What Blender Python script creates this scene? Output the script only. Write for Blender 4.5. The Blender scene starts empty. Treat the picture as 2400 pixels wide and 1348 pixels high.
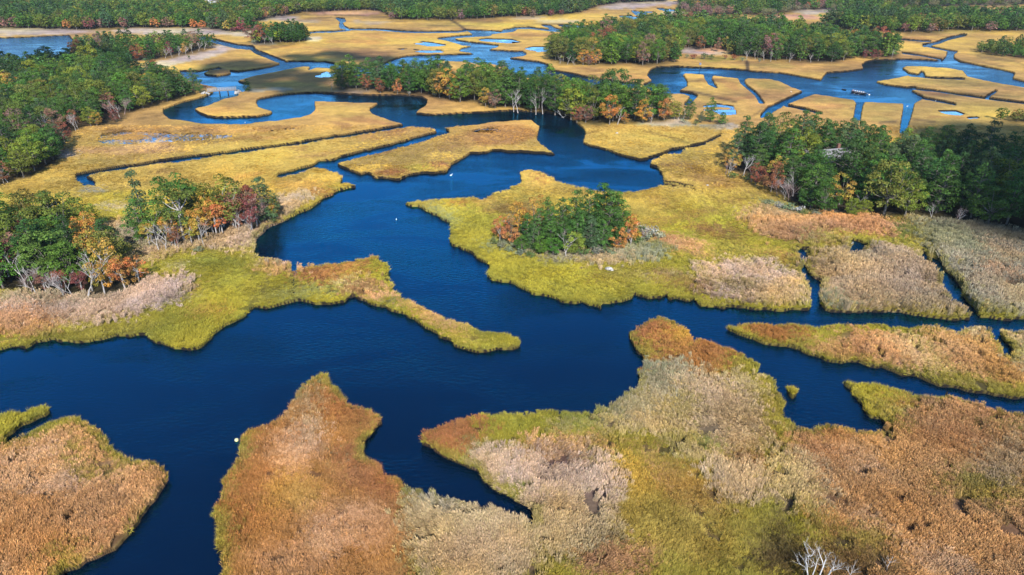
import bpy, bmesh, math, random
import numpy as np
from mathutils import Vector, Matrix

random.seed(7)
RNG = np.random.default_rng(11)
SC = bpy.context.scene
COL = SC.collection

# ------------------------------------------------------------------ camera
CAMH, FPX, PITCH = 60.0, 1600.0, math.radians(26.7)
SP, CP = math.sin(PITCH), math.cos(PITCH)

def ground(px, py, z=0.0):
    """point of the marsh plane seen at a place of the survey picture (2400 x 1348)"""
    px = np.asarray(px, float); py = np.asarray(py, float)
    xc = (px - 1200.0) / FPX; yc = (674.0 - py) / FPX
    dz = -SP + yc * CP; dy = CP + yc * SP
    t = (z - CAMH) / dz
    return xc * t, dy * t

def project(x, y, z=0.0):
    x = np.asarray(x, float); y = np.asarray(y, float); zz = np.asarray(z, float) - CAMH
    dep = y * CP - zz * SP; up = y * SP + zz * CP
    return 1200 + FPX * x / dep, 674 - FPX * up / dep

# ------------------------------------------------------------------ noise
def _hash(ix, iy, seed):
    h = (ix.astype(np.int64) * 374761393 + iy.astype(np.int64) * 668265263 + seed * 1442695041) & 0x7fffffff
    h = ((h ^ (h >> 13)) * 1274126177) & 0x7fffffff
    return ((h ^ (h >> 16)) & 0xffff) / 65535.0

def vnoise(x, y, seed=0):
    x = np.asarray(x, float); y = np.asarray(y, float)
    ix = np.floor(x); iy = np.floor(y); fx = x - ix; fy = y - iy
    fx = fx * fx * (3 - 2 * fx); fy = fy * fy * (3 - 2 * fy)
    a = _hash(ix, iy, seed); b = _hash(ix + 1, iy, seed); c = _hash(ix, iy + 1, seed); d = _hash(ix + 1, iy + 1, seed)
    return (a * (1 - fx) + b * fx) * (1 - fy) + (c * (1 - fx) + d * fx) * fy

def fbm(x, y, s, seed=0, o=3):
    v = 0; a = .5; t = 0
    for k in range(o):
        v = v + a * vnoise(np.asarray(x) / s, np.asarray(y) / s, seed + 17 * k); t += a; a *= .5; s *= .5
    return v / t          # 0..1

def lin(c):
    c = np.asarray(c, float) / 255.0
    return np.where(c <= 0.04045, c / 12.92, ((c + 0.055) / 1.055) ** 2.4)

def soft(c, k=.02):           # dry plants are never pure hues
    l = (c * (.3, .55, .15)).sum(-1, keepdims=True); return c * (1 - k) + l * k

# ------------------------------------------------------------------ survey of land and water
PX0, PY0, RW, RH = -400, -60, 3200, 1960
land = np.ones((RH, RW), np.float32)

def span_fill(arr, pts, val):
    """paint a polygon with soft, area-true edges"""
    P = np.asarray(pts, float) - (PX0, PY0)
    y0 = max(0, int(math.floor(P[:, 1].min()))); y1 = min(RH - 1, int(math.ceil(P[:, 1].max())))
    xa, ya = P[:, 0], P[:, 1]; xb, yb = np.roll(xa, -1), np.roll(ya, -1)
    for r in range(y0, y1 + 1):
        if callable(val):
            hit = ((ya <= r + .5) & (yb > r + .5)) | ((yb <= r + .5) & (ya > r + .5))
            if hit.any():
                xs = np.sort(xa[hit] + (r + .5 - ya[hit]) / (yb[hit] - ya[hit]) * (xb[hit] - xa[hit]))
                for k in range(0, len(xs) - 1, 2):
                    i0 = max(0, int(round(xs[k]))); i1 = min(RW, int(round(xs[k + 1])))
                    if i1 > i0: val(arr, r, i0, i1)
            continue
        lo = hi = None; cov = None
        for sub in (.125, .375, .625, .875):
            yc = r + sub; hit = ((ya <= yc) & (yb > yc)) | ((yb <= yc) & (ya > yc))
            if not hit.any(): continue
            xs = np.clip(np.sort(xa[hit] + (yc - ya[hit]) / (yb[hit] - ya[hit]) * (xb[hit] - xa[hit])), 0, RW - 1e-3)
            if cov is None: cov = np.zeros(RW + 1, np.float32)
            for k in range(0, len(xs) - 1, 2):
                u, v = xs[k], xs[k + 1]; i, j = int(u), int(v)
                if i == j: cov[i] += (v - u) * .25
                else: cov[i] += (i + 1 - u) * .25; cov[i + 1:j] += .25; cov[j] += (v - j) * .25
        if cov is not None: c = np.minimum(cov[:RW], 1); arr[r] += (val - arr[r]) * c

def stroke(arr, pts, w, val):
    for (a, b) in zip(pts[:-1], pts[1:]):
        x0 = max(int(min(a[0], b[0]) - w - PX0), 0); x1 = int(max(a[0], b[0]) + w + 2 - PX0)
        y0 = max(int(min(a[1], b[1]) - w - PY0), 0); y1 = int(max(a[1], b[1]) + w + 2 - PY0)
        gx, gy = np.meshgrid(np.arange(x0, x1) + PX0 + .5, np.arange(y0, y1) + PY0 + .5)
        dx, dy = b[0] - a[0], b[1] - a[1]; L = dx * dx + dy * dy + 1e-9
        t = np.clip(((gx - a[0]) * dx + (gy - a[1]) * dy) / L, 0, 1)
        c = np.clip(w * .5 + .5 - np.hypot(gx - a[0] - t * dx, gy - a[1] - t * dy), 0, 1).astype(np.float32)
        sub = arr[y0:y1, x0:x1]; c = c[:sub.shape[0], :sub.shape[1]]
        if val == 0: np.minimum(sub, 1 - c, out=sub)
        else: sub += (val - sub) * c

def pan(arr, r, i0, i1):          # shallow pans broken up by tussocks
    px = np.arange(i0, i1) + PX0; x, y = ground(px, np.full(px.shape, r + PY0 + .5))
    n = fbm(x * .45, y * .9, 6.0, 5, 3)
    edge = np.minimum(np.arange(i1 - i0), np.arange(i1 - i0)[::-1]) / max(6, .2 * (i1 - i0))
    arr[r, i0:i1] = np.where(n < .45 + .16 * np.clip(edge * 2, 0, 1), 1, arr[r, i0:i1])

# tidal water of the upper marsh
U_W = [
 [(-400,95),(0,90),(60,88),(110,86),(160,84),(170,95),(165,115),(155,150),(0,150),(-400,150)],
 # western channel with its bend
 [(382,265),(385,257),(425,242),(475,230),(492,223),(502,217),(497,215),(515,206),(487,200),(437,187),(430,182),(425,172),(420,167),(462,169),
  (500,162),(512,160),(537,167),(557,169),(600,164),(637,157),(660,150),(657,145),(668,146),(687,145),(725,145),(762,146),(790,151),(812,152),
  (860,160),(900,168),(900,182),(830,178),(795,163),(762,159),(742,158),(720,166),(730,157),(712,155),(687,160),(637,170),(600,177),(550,191),
  (577,197),(585,200),(575,212),(560,219),(557,225),(525,232),(487,247),(457,255),(455,259),(467,267),(487,275),(525,277),(600,275),(625,271),
  (642,265),(637,260),(607,252),(602,242),(602,235),(650,225),(700,220),(737,219),(800,221),(862,226),(925,225),(950,226),(987,229),(1002,237),
  (997,247),(975,262),(972,267),(1005,271),(1050,269),(1150,264),(1200,261),(1275,265),(1305,268),(1332,277),(1350,288),(1360,297),(1372,310),
  (1372,318),(1040,318),(1027,309),(1010,301),(987,298),(950,296),(945,291),(912,282),(875,267),(865,257),(887,245),(885,241),(850,241),(812,240),
  (737,237),(737,245),(739,257),(730,267),(705,275),(650,282),(600,287),(575,291),(475,290),(425,282),(400,280)],
 # central channel
 [(935,136),(955,132),(975,131),(1137,127),(1112,125),(1075,120),(1082,114),(1117,107),(1087,107),(1050,96),(1022,91),(1062,86),(1110,82),(1100,75),
  (1090,71),(1150,72),(1175,75),(1180,70),(1200,68),(1212,70),(1200,75),(1152,80),(1150,84),(1060,90),(1075,96),(1112,101),(1170,107),(1162,112),
  (1135,117),(1200,121),(1225,121),(1235,127),(1225,132),(1182,136),(1220,141),(1262,146),(1285,152),(1292,165),(1330,172),(1380,182),(1437,191),
  (1500,198),(1500,207),(1400,207),(1292,187),(1200,180),(1190,158),(1150,149),(1112,149),(1100,145),(1012,141),(1030,150),(1025,157),(1000,165),
  (900,178),(870,168),(900,150)],
 [(785,42),(807,44),(811,51),(802,53),(807,62),(820,69),(797,67),(795,58),(798,52)],
 [(1265,59),(1290,60),(1300,66),(1315,70),(1312,75),(1292,73),(1285,65)],
 [(1300,60),(1330,59),(1375,61),(1372,66),(1335,64)],
 [(1478,25),(1500,28),(1540,27),(1590,26),(1570,22),(1550,20),(1535,20),(1560,26),(1515,30),(1512,37),(1490,36),(1485,31)],
 [(1447,38),(1480,38),(1500,42),(1520,45),(1480,47)],
 # eastern channel
 [(1507,200),(1530,190),(1517,177),(1525,165),(1537,159),(1575,157),(1650,160),(1725,164),(1750,166),(1765,169),(1800,171),(1825,172),(1925,189),
  (1930,180),(1940,172),(1975,170),(2025,164),(2020,152),(2030,147),(2050,142),(2120,140),(2150,141),(2205,144),(2210,142),(2217,135),(2222,122),
  (2220,118),(2245,121),(2235,127),(2235,137),(2250,145),(2300,155),(2350,165),(2377,172),(2372,185),(2400,192),(2800,205),(2800,222),(2400,205),
  (2350,197),(2300,187),(2267,179),(2257,166),(2225,160),(2150,155),(2122,155),(2112,160),(2130,172),(2152,176),(2162,168),(2168,178),(2125,177),
  (2090,185),(2045,191),(2075,200),(2127,207),(2150,205),(2132,212),(2162,227),(2157,234),(2142,242),(2135,270),(2127,295),(2122,312),(2108,312),
  (2112,287),(2118,250),(2117,243),(2100,242),(2025,239),(2020,250),(2017,270),(2015,282),(2000,282),(2007,240),(2000,235),(1910,220),(1875,232),
  (1837,247),(1800,270),(1783,277),(1782,272),(1800,252),(1825,242),(1885,215),(1862,207),(1825,190),(1800,185),(1750,184),(1742,190),(1750,200),
  (1772,217),(1792,243),(1780,243),(1770,225),(1737,197),(1730,184),(1670,177),(1667,185),(1682,208),(1662,200),(1652,185),(1650,175),(1605,172),
  (1600,176),(1610,190),(1610,202),(1587,214),(1625,220),(1635,225),(1625,235),(1612,248),(1603,247),(1620,227),(1600,220),(1557,219),(1525,212)],
]
U_POND = [[(725,182),(745,176),(765,168),(782,168),(787,175),(782,182),(750,184)],[(2195,262),(2240,262),(2262,270),(2250,274),(2215,270)],[(2262,278),(2290,276),(2298,280),(2270,282)],[(2325,300),(2352,302),(2330,307)],
 [(1105,310),(1125,305),(1150,304),(1165,307),(1150,314),(1115,314)],[(1200,98),(1222,99),(1200,104)]]
U_PAN = [
 [(225,332),(240,318),(290,310),(340,311),(420,316),(480,315),(568,317),(555,326),(480,333),(380,337),(300,341),(250,342)],
 [(965,104),(990,99),(1012,101),(1048,107),(1030,110),(1000,110)],[(918,117),(950,116),(985,119),(1040,119),(1058,124),(1000,126),(950,122)],
 [(1110,95),(1140,92),(1200,94),(1225,101),(1190,103),(1130,98)],[(1225,115),(1250,111),(1292,111),(1288,122),(1260,124)],
 [(1628,259),(1650,249),(1680,245),(1722,251),(1725,271),(1690,273),(1670,263)],[(630,310),(690,302),(700,308),(640,316)],
 [(1105,310),(1125,303),(1165,303),(1175,310),(1150,315),(1115,315)]]
U_STROKE = [
 ([(470,90),(500,96),(530,104),(555,110),(590,113),(600,122),(620,130),(650,142),(665,147)],8),
 ([(820,69),(887,70),(950,75),(980,76),(1075,75),(1092,72)],3),([(725,77),(747,75),(780,75),(820,71)],2.5),([(1200,67),(1240,66),(1275,70),(1290,72)],3),
 ([(2262,82),(2220,92),(2200,100),(2165,108)],5),([(2165,107),(2190,113),(2225,120)],3),([(2100,92),(2165,97),(2180,97)],2.5),
 ([(2115,125),(2160,131),(2205,140)],2.5),([(2132,208),(2200,215),(2300,230),(2400,243),(2600,260)],3),([(2162,231),(2200,238),(2238,246)],4),
 ([(2310,230),(2335,214)],2.5),([(1840,248),(1880,256),(1925,267)],3.5),([(2130,178),(2190,184),(2260,186)],2),
 ([(950,297),(875,309),(775,324),(700,338),(600,351),(525,362),(425,374),(337,388),(260,399),(205,409),(178,413)],4.5),([(470,369),(425,375),(400,379)],7),
]
# the near channel: open water with the banks laid on top
N_LAND = [
 # north-west shore with its long spit
 [(-400,880),(0,824),(28,816),(58,817),(85,804),(125,795),(150,801),(185,803),(232,799),(258,793),(305,788),(330,785),(345,792),(365,803),(405,814),(445,822),
  (470,815),(485,800),(515,775),(540,760),(570,746),(600,719),(625,724),(655,719),(675,712),(690,708),(700,705),(740,712),(775,714),(805,711),(815,703),
  (830,700),(845,705),(865,715),(885,722),(905,724),(915,728),(930,733),(948,739),(955,746),(985,760),(1000,770),(1020,785),(1045,800),(1070,815),
  (1100,826),(1130,825),(1160,822),(1185,817),(1210,815),(1220,808),(1222,797),(1210,783),(1190,780),(1165,770),(1145,768),(1115,765),(1090,752),
  (1070,745),(1040,732),(1010,722),(990,714),(965,700),(945,688),(932,674),(925,672),(915,652),(900,649),(912,644),(912,619),(892,609),(887,597),
  (870,596),(825,602),(785,609),(750,616),(712,622),(697,620),(690,634),(685,627),(675,614),(637,602),(600,594),(596,580),(600,565),(615,549),(637,532),
  (662,521),(682,509),(700,502),(717,496),(740,481),(750,474),(770,462),(795,449),(840,438),(840,434),(820,427),(795,431),(800,423),(807,417),(795,407),
  (762,396),(740,393),(712,403),(682,411),(650,417),(650,411),(682,403),(735,389),(750,379),(780,376),(812,366),(850,356),(900,346),(932,337),(970,325),
  (1025,312),(1027,309),(1010,301),(987,298),(950,290),(-400,280)],
 # spear shaped island
 [(787,384),(805,377),(850,367),(895,358),(912,352),(970,337),(990,333),(1010,325),(1050,312),(1055,310),(1042,304),(1045,300),(1075,296),(1125,290),(1200,282),
  (1245,281),(1254,288),(1265,298),(1260,315),(1257,325),(1265,336),(1275,346),(1305,361),(1300,364),(1262,361),(1200,358),(1157,354),(1137,360),(1100,362),
  (1082,374),(1057,387),(1050,402),(1040,408),(1000,407),(955,413),(935,423),(905,421),(880,418),(865,409),(840,409),(830,403),(800,394)],
 # marsh below the central wood
 [(1372,310),(1370,322),(1365,337),(1400,347),(1437,359),(1475,371),(1500,376),(1515,374),(1550,363),(1575,353),(1590,349),(1700,340),(1900,300),(1900,270),(1340,270)],
 # marsh round the island grove and the eastern wood
 [(1690,322),(1647,340),(1600,352),(1595,361),(1562,361),(1532,374),(1521,384),(1522,389),(1540,393),(1550,407),(1554,422),(1557,432),(1525,439),(1482,449),
  (1450,448),(1400,447),(1362,438),(1325,429),(1307,427),(1287,412),(1262,403),(1240,398),(1220,402),(1219,409),(1225,422),(1215,432),(1200,437),(1185,444),
  (1157,452),(1135,464),(1132,468),(1112,459),(1075,464),(1025,466),(962,471),(925,474),(950,481),(987,487),(1000,497),(1025,507),(1032,517),(1060,528),
  (1050,539),(1057,549),(1055,567),(1050,574),(1075,582),(1100,592),(1120,609),(1147,621),(1137,642),(1150,654),(1182,662),(1200,667),(1220,678),(1245,690),
  (1275,695),(1320,710),(1350,715),(1362,711),(1407,725),(1410,715),(1425,715),(1455,711),(1480,701),(1481,691),(1495,696),(1525,700),(1550,700),(1562,694),
  (1570,703),(1612,711),(1630,706),(1642,719),(1675,720),(1737,724),(1800,728),(1825,729),(1895,728),(1940,729),(1975,733),(2012,735),(2050,734),(2105,735),
  (2150,740),(2185,743),(2225,749),(2285,751),(2300,745),(2325,749),(2370,753),(2380,748),(2400,749),(2800,745),(2800,270),(1800,270)],
]
N_CUT = [
 [(1897,731),(1897,699),(1892,674),(1880,650),(1875,624),(1872,599),(1862,584),(1885,585),(1925,588),(1975,592),(1995,567),(1992,562),(2012,565),(2030,577),
  (2038,580),(2030,585),(2000,586),(1972,589),(1925,592),(1888,593),(1884,604),(1890,632),(1907,650),(1928,669),(1915,696),(1925,716),(1940,733)],
 [(2287,754),(2262,724),(2232,699),(2210,674),(2210,657),(2205,637),(2190,619),(2162,602),(2148,590),(2165,588),(2172,600),(2200,612),(2212,632),(2237,655),
  (2257,680),(2255,696),(2275,716),(2290,734),(2303,750)],
 [(172,414),(197,432),(227,434),(220,426),(200,417),(190,412)],
]
N_CUTS = [([(1557,431),(1580,434),(1630,444)],3.5),([(687,616),(689,650),(690,690)],3.5),([(1575,354),(1612,347),(1650,338),(1690,318)],3)]
N_LAND2 = [
 # long eastern band of marsh
 [(2800,770),(2400,766),(2337,766),(2325,771),(2337,774),(2350,797),(2369,816),(2382,836),(2374,840),(2350,821),(2335,794),(2312,770),(2287,765),(2257,768),
  (2250,774),(2232,774),(2210,765),(2175,759),(2150,758),(2145,763),(2100,758),(2050,754),(2000,753),(1960,754),(1912,760),(1887,756),(1850,751),(1800,751),
  (1767,749),(1725,754),(1685,760),(1712,774),(1750,791),(1792,809),(1832,811),(1870,821),(1895,831),(1930,839),(1940,846),(1975,851),(2012,849),(2040,860),
  (2075,865),(2112,881),(2162,891),(2205,905),(2250,910),(2287,921),(2337,929),(2375,938),(2400,938),(2800,1000)],
 # the southern marsh
 [(1975,891),(1985,886),(2012,890),(2050,895),(2075,896),(2087,903),(2125,911),(2155,920),(2187,925),(2220,920),(2250,929),(2300,939),(2330,949),(2337,956),
  (2375,963),(2400,965),(2800,1040),(2800,1900),(560,1900),(530,1500),(524,1348),(522,1306),(512,1281),(510,1236),(502,1206),(507,1178),(527,1166),(525,1146),
  (530,1123),(550,1098),(565,1061),(567,1026),(575,1009),(600,996),(645,979),(675,951),(682,936),(700,911),(720,891),(740,879),(752,871),(762,874),(775,894),
  (795,914),(810,929),(820,944),(857,951),(882,969),(907,986),(890,1001),(885,1013),(860,1031),(840,1051),(845,1056),(862,1068),(887,1083),(900,1101),
  (925,1111),(942,1131),(950,1146),(970,1143),(1000,1138),(1037,1148),(1075,1151),(1087,1163),(1112,1166),(1137,1176),(1175,1193),(1200,1201),(1215,1206),
  (1235,1218),(1237,1233),(1257,1228),(1250,1201),(1215,1181),(1200,1168),(1162,1151),(1132,1126),(1120,1103),(1100,1098),(1075,1086),(1037,1071),(1010,1051),
  (982,1043),(990,1021),(997,1009),(1025,1001),(1045,989),(1070,984),(1100,974),(1150,971),(1185,964),(1200,963),(1215,969),(1250,971),(1262,966),(1300,959),
  (1330,954),(1362,956),(1400,954),(1400,939),(1425,939),(1450,931),(1470,921),(1492,904),(1497,896),(1497,876),(1510,869),(1495,858),(1520,849),(1515,841),
  (1495,829),(1487,811),(1477,786),(1475,769),(1500,756),(1530,744),(1545,738),(1570,746),(1595,759),(1615,769),(1612,779),(1625,799),(1640,789),(1662,791),
  (1695,804),(1720,816),(1750,831),(1777,846),(1772,866),(1800,878),(1810,894),(1815,911),(1832,936),(1835,954),(1845,976),(1857,996),(1857,1009),(1882,1004),
  (1910,994),(1940,990),(1970,996),(2000,1004),(2025,1006),(2065,1006),(2100,1010),(2082,999),(2067,986),(2045,984),(2030,974),(2025,951),(2007,936),(1995,916),(1975,899)],
 # rounded marsh in the south-west
 [(142,1348),(187,1336),(200,1321),(237,1306),(275,1286),(295,1261),(307,1246),(327,1223),(345,1201),(375,1161),(395,1131),(400,1103),(385,1088),(350,1076),
  (300,1068),(275,1056),(257,1036),(247,1018),(235,1009),(212,991),(195,979),(185,971),(162,971),(140,979),(110,991),(82,1006),(47,1026),(20,1038),(0,1042),
  (-400,1110),(-400,1900),(60,1900),(110,1450)],
 [(0,1036),(15,1026),(40,1013),(57,999),(85,986),(105,974),(127,956),(122,949),(110,944),(90,951),(50,956),(0,961),(-400,990),(-400,1075)],
 [(1847,894),(1867,901),(1868,926),(1860,936),(1847,921),(1837,904)],[(1814,890),(1824,894),(1825,904),(1816,902)],
 [(1035,567),(1045,564),(1051,570),(1038,573)],[(475,172),(490,165),(512,162),(530,165),(545,171),(535,176),(510,180),(485,178)],
]
span_fill(land, [(-400,300),(2800,300),(2800,1900),(-400,1900)], 0)
for P in N_LAND[:1] + N_LAND[2:]: span_fill(land, P, 1)
for P in U_W: span_fill(land, P, 0)
span_fill(land, N_LAND[1], 1)
for P, w in U_STROKE: stroke(land, P, w, 0)
for P in N_CUT: span_fill(land, P, 0)
for P, w in N_CUTS: stroke(land, P, w, 0)
for P in N_LAND2: span_fill(land, P, 1)

def box(a, r):
    for ax in (0, 1):
        p = np.pad(a, [(r + 1, r) if k == ax else (0, 0) for k in (0, 1)], mode='edge')
        c = np.cumsum(p, axis=ax, dtype=np.float64)
        n = a.shape[ax]
        hi = np.take(c, np.arange(2 * r + 1, 2 * r + 1 + n), axis=ax); lo = np.take(c, np.arange(0, n), axis=ax)
        a = ((hi - lo) / (2 * r + 1)).astype(np.float32)
    return a
land = box(land, 1)
pans = np.zeros((RH, RW), np.float32)
for P in U_PAN: span_fill(pans, P, pan)
for P in U_POND: span_fill(pans, P, pan)
pans = box(pans, 1)

def sample(arr, px, py, step=1):
    u = np.clip((np.asarray(px) - PX0) / step - .5, 0, arr.shape[1] - 1.001); v = np.clip((np.asarray(py) - PY0) / step - .5, 0, arr.shape[0] - 1.001)
    iu = u.astype(int); iv = v.astype(int); fu = (u - iu); fv = (v - iv)
    if arr.ndim == 3: fu = fu[..., None]; fv = fv[..., None]
    return (arr[iv, iu] * (1 - fu) + arr[iv, iu + 1] * fu) * (1 - fv) + (arr[iv + 1, iu] * (1 - fu) + arr[iv + 1, iu + 1] * fu) * fv

# ------------------------------------------------------------------ plant cover: colour and height of what grows where, some shadows painted in
PAL = dict(GOLD=(216,170,72), TANF=(214,164,80), YEL=(208,170,76), YG=(178,164,50), OLV=(162,146,66), GRN=(132,140,58), RUS=(180,116,70), BRN=(150,106,68),
           REED=(208,174,130), PINK=(230,194,164), GREY=(180,168,136), SAND=(212,188,158), ORG=(198,138,76), MUD=(78,62,50), DK=(118,98,62), FOR=(62,54,38),
           STRAW=(224,192,142), PEACH=(232,172,120), GGRN=(146,150,110), DGRY=(130,122,98))
ST = 4
CH, CW = RH // ST, RW // ST
cover = np.zeros((CH, CW, 4), np.float32)      # r g b (display), plant height
gy = (np.arange(CH) + .5) * ST + PY0
for stop in range(CH):
    y = gy[stop]
    keys = [(-60, 'TANF', .5), (60, 'GOLD', .4), (180, 'TANF', .45), (290, 'TANF', .45), (345, 'YEL', .45), (440, 'YEL', .5), (520, 'YG', .6), (720, 'YG', .7), (1900, 'OLV', .9)]
    for (ya, ca, ha), (yb, cb, hb) in zip(keys[:-1], keys[1:]):
        if ya <= y <= yb:
            t = (y - ya) / (yb - ya); cover[stop, :, :3] = np.array(PAL[ca]) * (1 - t) + np.array(PAL[cb]) * t; cover[stop, :, 3] = ha * (1 - t) + hb * t
CGX, CGY = np.meshgrid((np.arange(CW) + .5) * ST + PX0, gy)
_wx, _wy = ground(CGX, np.maximum(CGY, -50))
_pxm = FPX / np.hypot(_wy, 60)                   # pixels per metre
WX = CGX + (fbm(_wx, _wy, 9, 31) - .5) * np.minimum(9 * _pxm * .55, 60); WY = CGY + (fbm(_wx, _wy, 9, 47) - .5) * np.minimum(9 * _pxm * .4, 40)

def patch(col, cx, cy, rx, ry, rot=0, a=1.0, h=None, soft=.35):
    c, s = math.cos(math.radians(rot)), math.sin(math.radians(rot))
    dx, dy = WX - cx, WY - cy
    q = np.hypot((dx * c + dy * s) / rx, (-dx * s + dy * c) / ry)
    m = np.clip((1 + soft * .5 - q) / soft, 0, 1) * a
    cover[..., :3] = cover[..., :3] * (1 - m[..., None]) + np.array(PAL[col]) * m[..., None]
    if h is not None: cover[..., 3] = cover[..., 3] * (1 - m) + h * m

def area(col, pts, a=1.0, h=None, blur=2):
    m = np.zeros((CH, CW), np.float32)
    full = np.zeros((RH, RW), np.float32); span_fill(full, pts, 1)
    m = full.reshape(CH, ST, CW, ST).mean((1, 3)); m = box(m, blur)
    m = sample(m, WX, WY, ST) * a
    cover[..., :3] = cover[..., :3] * (1 - m[..., None]) + np.array(PAL[col]) * m[..., None]
    if h is not None: cover[..., 3] = cover[..., 3] * (1 - m) + h * m

def line(col, pts, w, a=.8, h=None):
    full = np.zeros((RH, RW), np.float32); stroke(full, pts, w, 1)
    m = full.reshape(CH, ST, CW, ST).mean((1, 3)) * a
    cover[..., :3] = cover[..., :3] * (1 - m[..., None]) + np.array(PAL[col]) * m[..., None]
    if h is not None: cover[..., 3] = np.where(m > .2, h, cover[..., 3])

# far marsh
for a in [('SAND',0,76,230,9),('SAND',420,75,170,8),('SAND',560,80,80,8),('SAND',440,140,110,9,-12),('SAND',500,112,40,5),('PEACH',810,32,80,7),('PEACH',860,30,60,6),
          ('SAND',640,44,60,7),('SAND',700,52,50,4,0,.6),('SAND',870,54,50,4,0,.6),('SAND',1010,42,70,3,0,.7),('SAND',1310,52,50,5,0,.7),('SAND',1240,44,40,4,0,.7),('SAND',1500,8,110,8),
          ('SAND',1590,34,40,6),('SAND',1460,18,60,5),('SAND',1640,122,70,9),('PEACH',1670,120,40,6),('SAND',1920,28,60,8),('PEACH',1880,42,80,5),('GREY',2190,27,110,7),('GREY',2200,5,220,10,0,.8),
          ('YEL',2230,78,60,6),('YEL',1960,38,50,6),('YG',1690,141,60,5,0,.7),('RUS',840,100,80,6,0,.5),('RUS',700,110,90,6,0,.4),('BRN',820,128,100,12,0,.55),('BRN',690,132,60,9,0,.4),  # closing browns put cloud shadow into the marsh colour
          ('BRN',560,150,90,14,0,.5),('BRN',680,190,110,18,0,.6),('OLV',690,203,80,9,0,.5),('BRN',500,172,40,6,0,.7),('BRN',500,206,22,8,0,.8),('GREY',640,216,60,5),('SAND',840,215,60,5,0,.6),  # leading wide browns also darken the marsh as painted cloud shadow
          ('SAND',620,102,30,5),('SAND',730,93,25,4),('YEL',2110,240,30,8,0,.7),('YEL',2060,260,40,8,0,.7),('YEL',1960,238,50,8,0,.7),('YEL',2200,185,110,9,3,.5),('YEL',2250,215,90,9,0,.4),
          ('TANF',1480,175,100,20),('GREY',1570,295,90,5),('PINK',1545,290,60,6,0,.8),('SAND',1710,300,30,4),('GREY',1650,296,60,5),
          ('TANF',420,300,250,16),('BRN',330,322,80,14,0,.5),('PEACH',300,352,140,12,0,.5),('SAND',152,367,26,12),('YEL',300,392,200,16,0,.6),('BRN',800,300,25,8,20,.5),('BRN',650,305,60,6,0,.4),
          ('YEL',820,265,70,12,0,.5),('YEL',540,395,200,18,0,.5),('BRN',380,410,30,7,0,.4),('BRN',690,355,30,5,0,.5),('BRN',750,365,50,6,-10,.5),('RUS',350,395,18,6,0,.5),
          ('ORG',1180,318,90,20,0,.6),('RUS',920,411,34,10,0,.85),('RUS',1022,393,24,9,0,.75),('BRN',880,362,40,6,-15,.6),('YG',975,398,28,7,0,.7),('RUS',1100,335,60,10,0,.3),('BRN',1060,350,40,6,0,.3),
          ('YEL',1500,330,120,20,0,.8),('YEL',1440,352,70,12,0,.7),('OLV',1560,330,70,5,10,.5),('YEL',1650,310,60,10,0,.6),('RUS',758,455,48,9,-8,.6),('YG',800,440,40,6,-10,.6),
          ('ORG',700,440,60,20,0,.3)]:
    patch(*a)
for a in [('YEL',2230,235,280,80,0,.45),('OLV',2150,260,200,40,0,.2),('YEL',1680,240,80,40,0,.3),('OLV',1640,220,60,12,20,.25),('OLV',1100,60,120,6,0,.35),('RUS',950,85,120,7,0,.4),('YEL',760,110,60,5,0,.5),('BRN',1140,52,90,4,0,.35),('OLV',1320,105,60,6,0,.4),('RUS',1250,85,60,5,0,.35),('BRN',1400,165,60,5,0,.4),('RUS',1480,185,60,6,0,.35),('YEL',1340,180,50,5,0,.4),
          ('RUS',1700,200,30,8,30,.4),('BRN',1660,190,30,5,0,.4),('OLV',1800,205,40,8,10,.4),('YEL',1820,195,30,5,0,.5),('RUS',1720,232,50,6,0,.4),('BRN',2230,60,90,4,0,.4),('RUS',2150,95,60,6,0,.35),('OLV',2330,140,60,8,10,.4),('BRN',2340,125,40,4,0,.4),('OLV',2250,200,120,6,4,.4),
          ('RUS',2180,225,60,5,0,.4),('YEL',2300,250,60,8,0,.5),('OLV',2360,230,50,6,0,.4),('RUS',2230,280,60,6,0,.35),('OLV',1800,158,90,5,0,.4),('BRN',1880,150,60,4,0,.4),('RUS',1950,255,40,5,0,.35),('OLV',2070,285,30,8,0,.4),('BRN',560,255,40,6,0,.35),('RUS',520,262,50,5,0,.3),
          ('RUS',860,290,60,8,10,.4),('BRN',470,305,60,5,0,.35),('YEL',520,345,120,6,-4,.5),('RUS',600,330,90,5,-5,.35),('OLV',240,385,80,8,0,.35),('RUS',900,320,60,5,-10,.35),('RUS',560,420,60,6,-8,.35),('OLV',420,440,60,10,0,.35),('BRN',1180,340,50,5,0,.3)]:
    patch(*a)
line('MUD', [(1640,192),(1610,196)], 2.5, .7); line('MUD', [(2300,150),(2350,158)], 2, .5); line('MUD', [(2210,56),(2280,62),(2340,60)], 2, .5); line('MUD', [(1180,52),(1120,56)], 2, .5); line('MUD', [(690,48),(740,52),(790,48)], 2, .5); line('MUD', [(1000,62),(1060,58)], 2, .5)
line('MUD', [(1300,88),(1240,86),(1200,90)], 2, .5); line('MUD', [(1838,248),(1870,256)], 3, .6); line('MUD', [(2010,262),(1990,256)], 2, .6); line('MUD', [(2060,292),(2100,288)], 2.5, .6); line('MUD', [(2290,135),(2380,148),(2400,156)], 2.5, .6)
line('MUD', [(1510,313),(1560,323),(1605,338)], 3, .6); line('MUD', [(1560,213),(1625,219),(1680,232),(1725,243)], 3.5, .8); line('MUD', [(1057,49),(1075,60),(1090,71)], 4, .9)
line('MUD', [(2090,88),(2165,105)], 2.5, .8); line('MUD', [(1365,320),(1398,312)], 3, .6); line('MUD', [(2100,290),(2060,293)], 3, .6); line('MUD', [(2135,283),(2190,290)], 3, .6); line('MUD', [(1745,290),(1785,262)], 3, .5)
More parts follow.
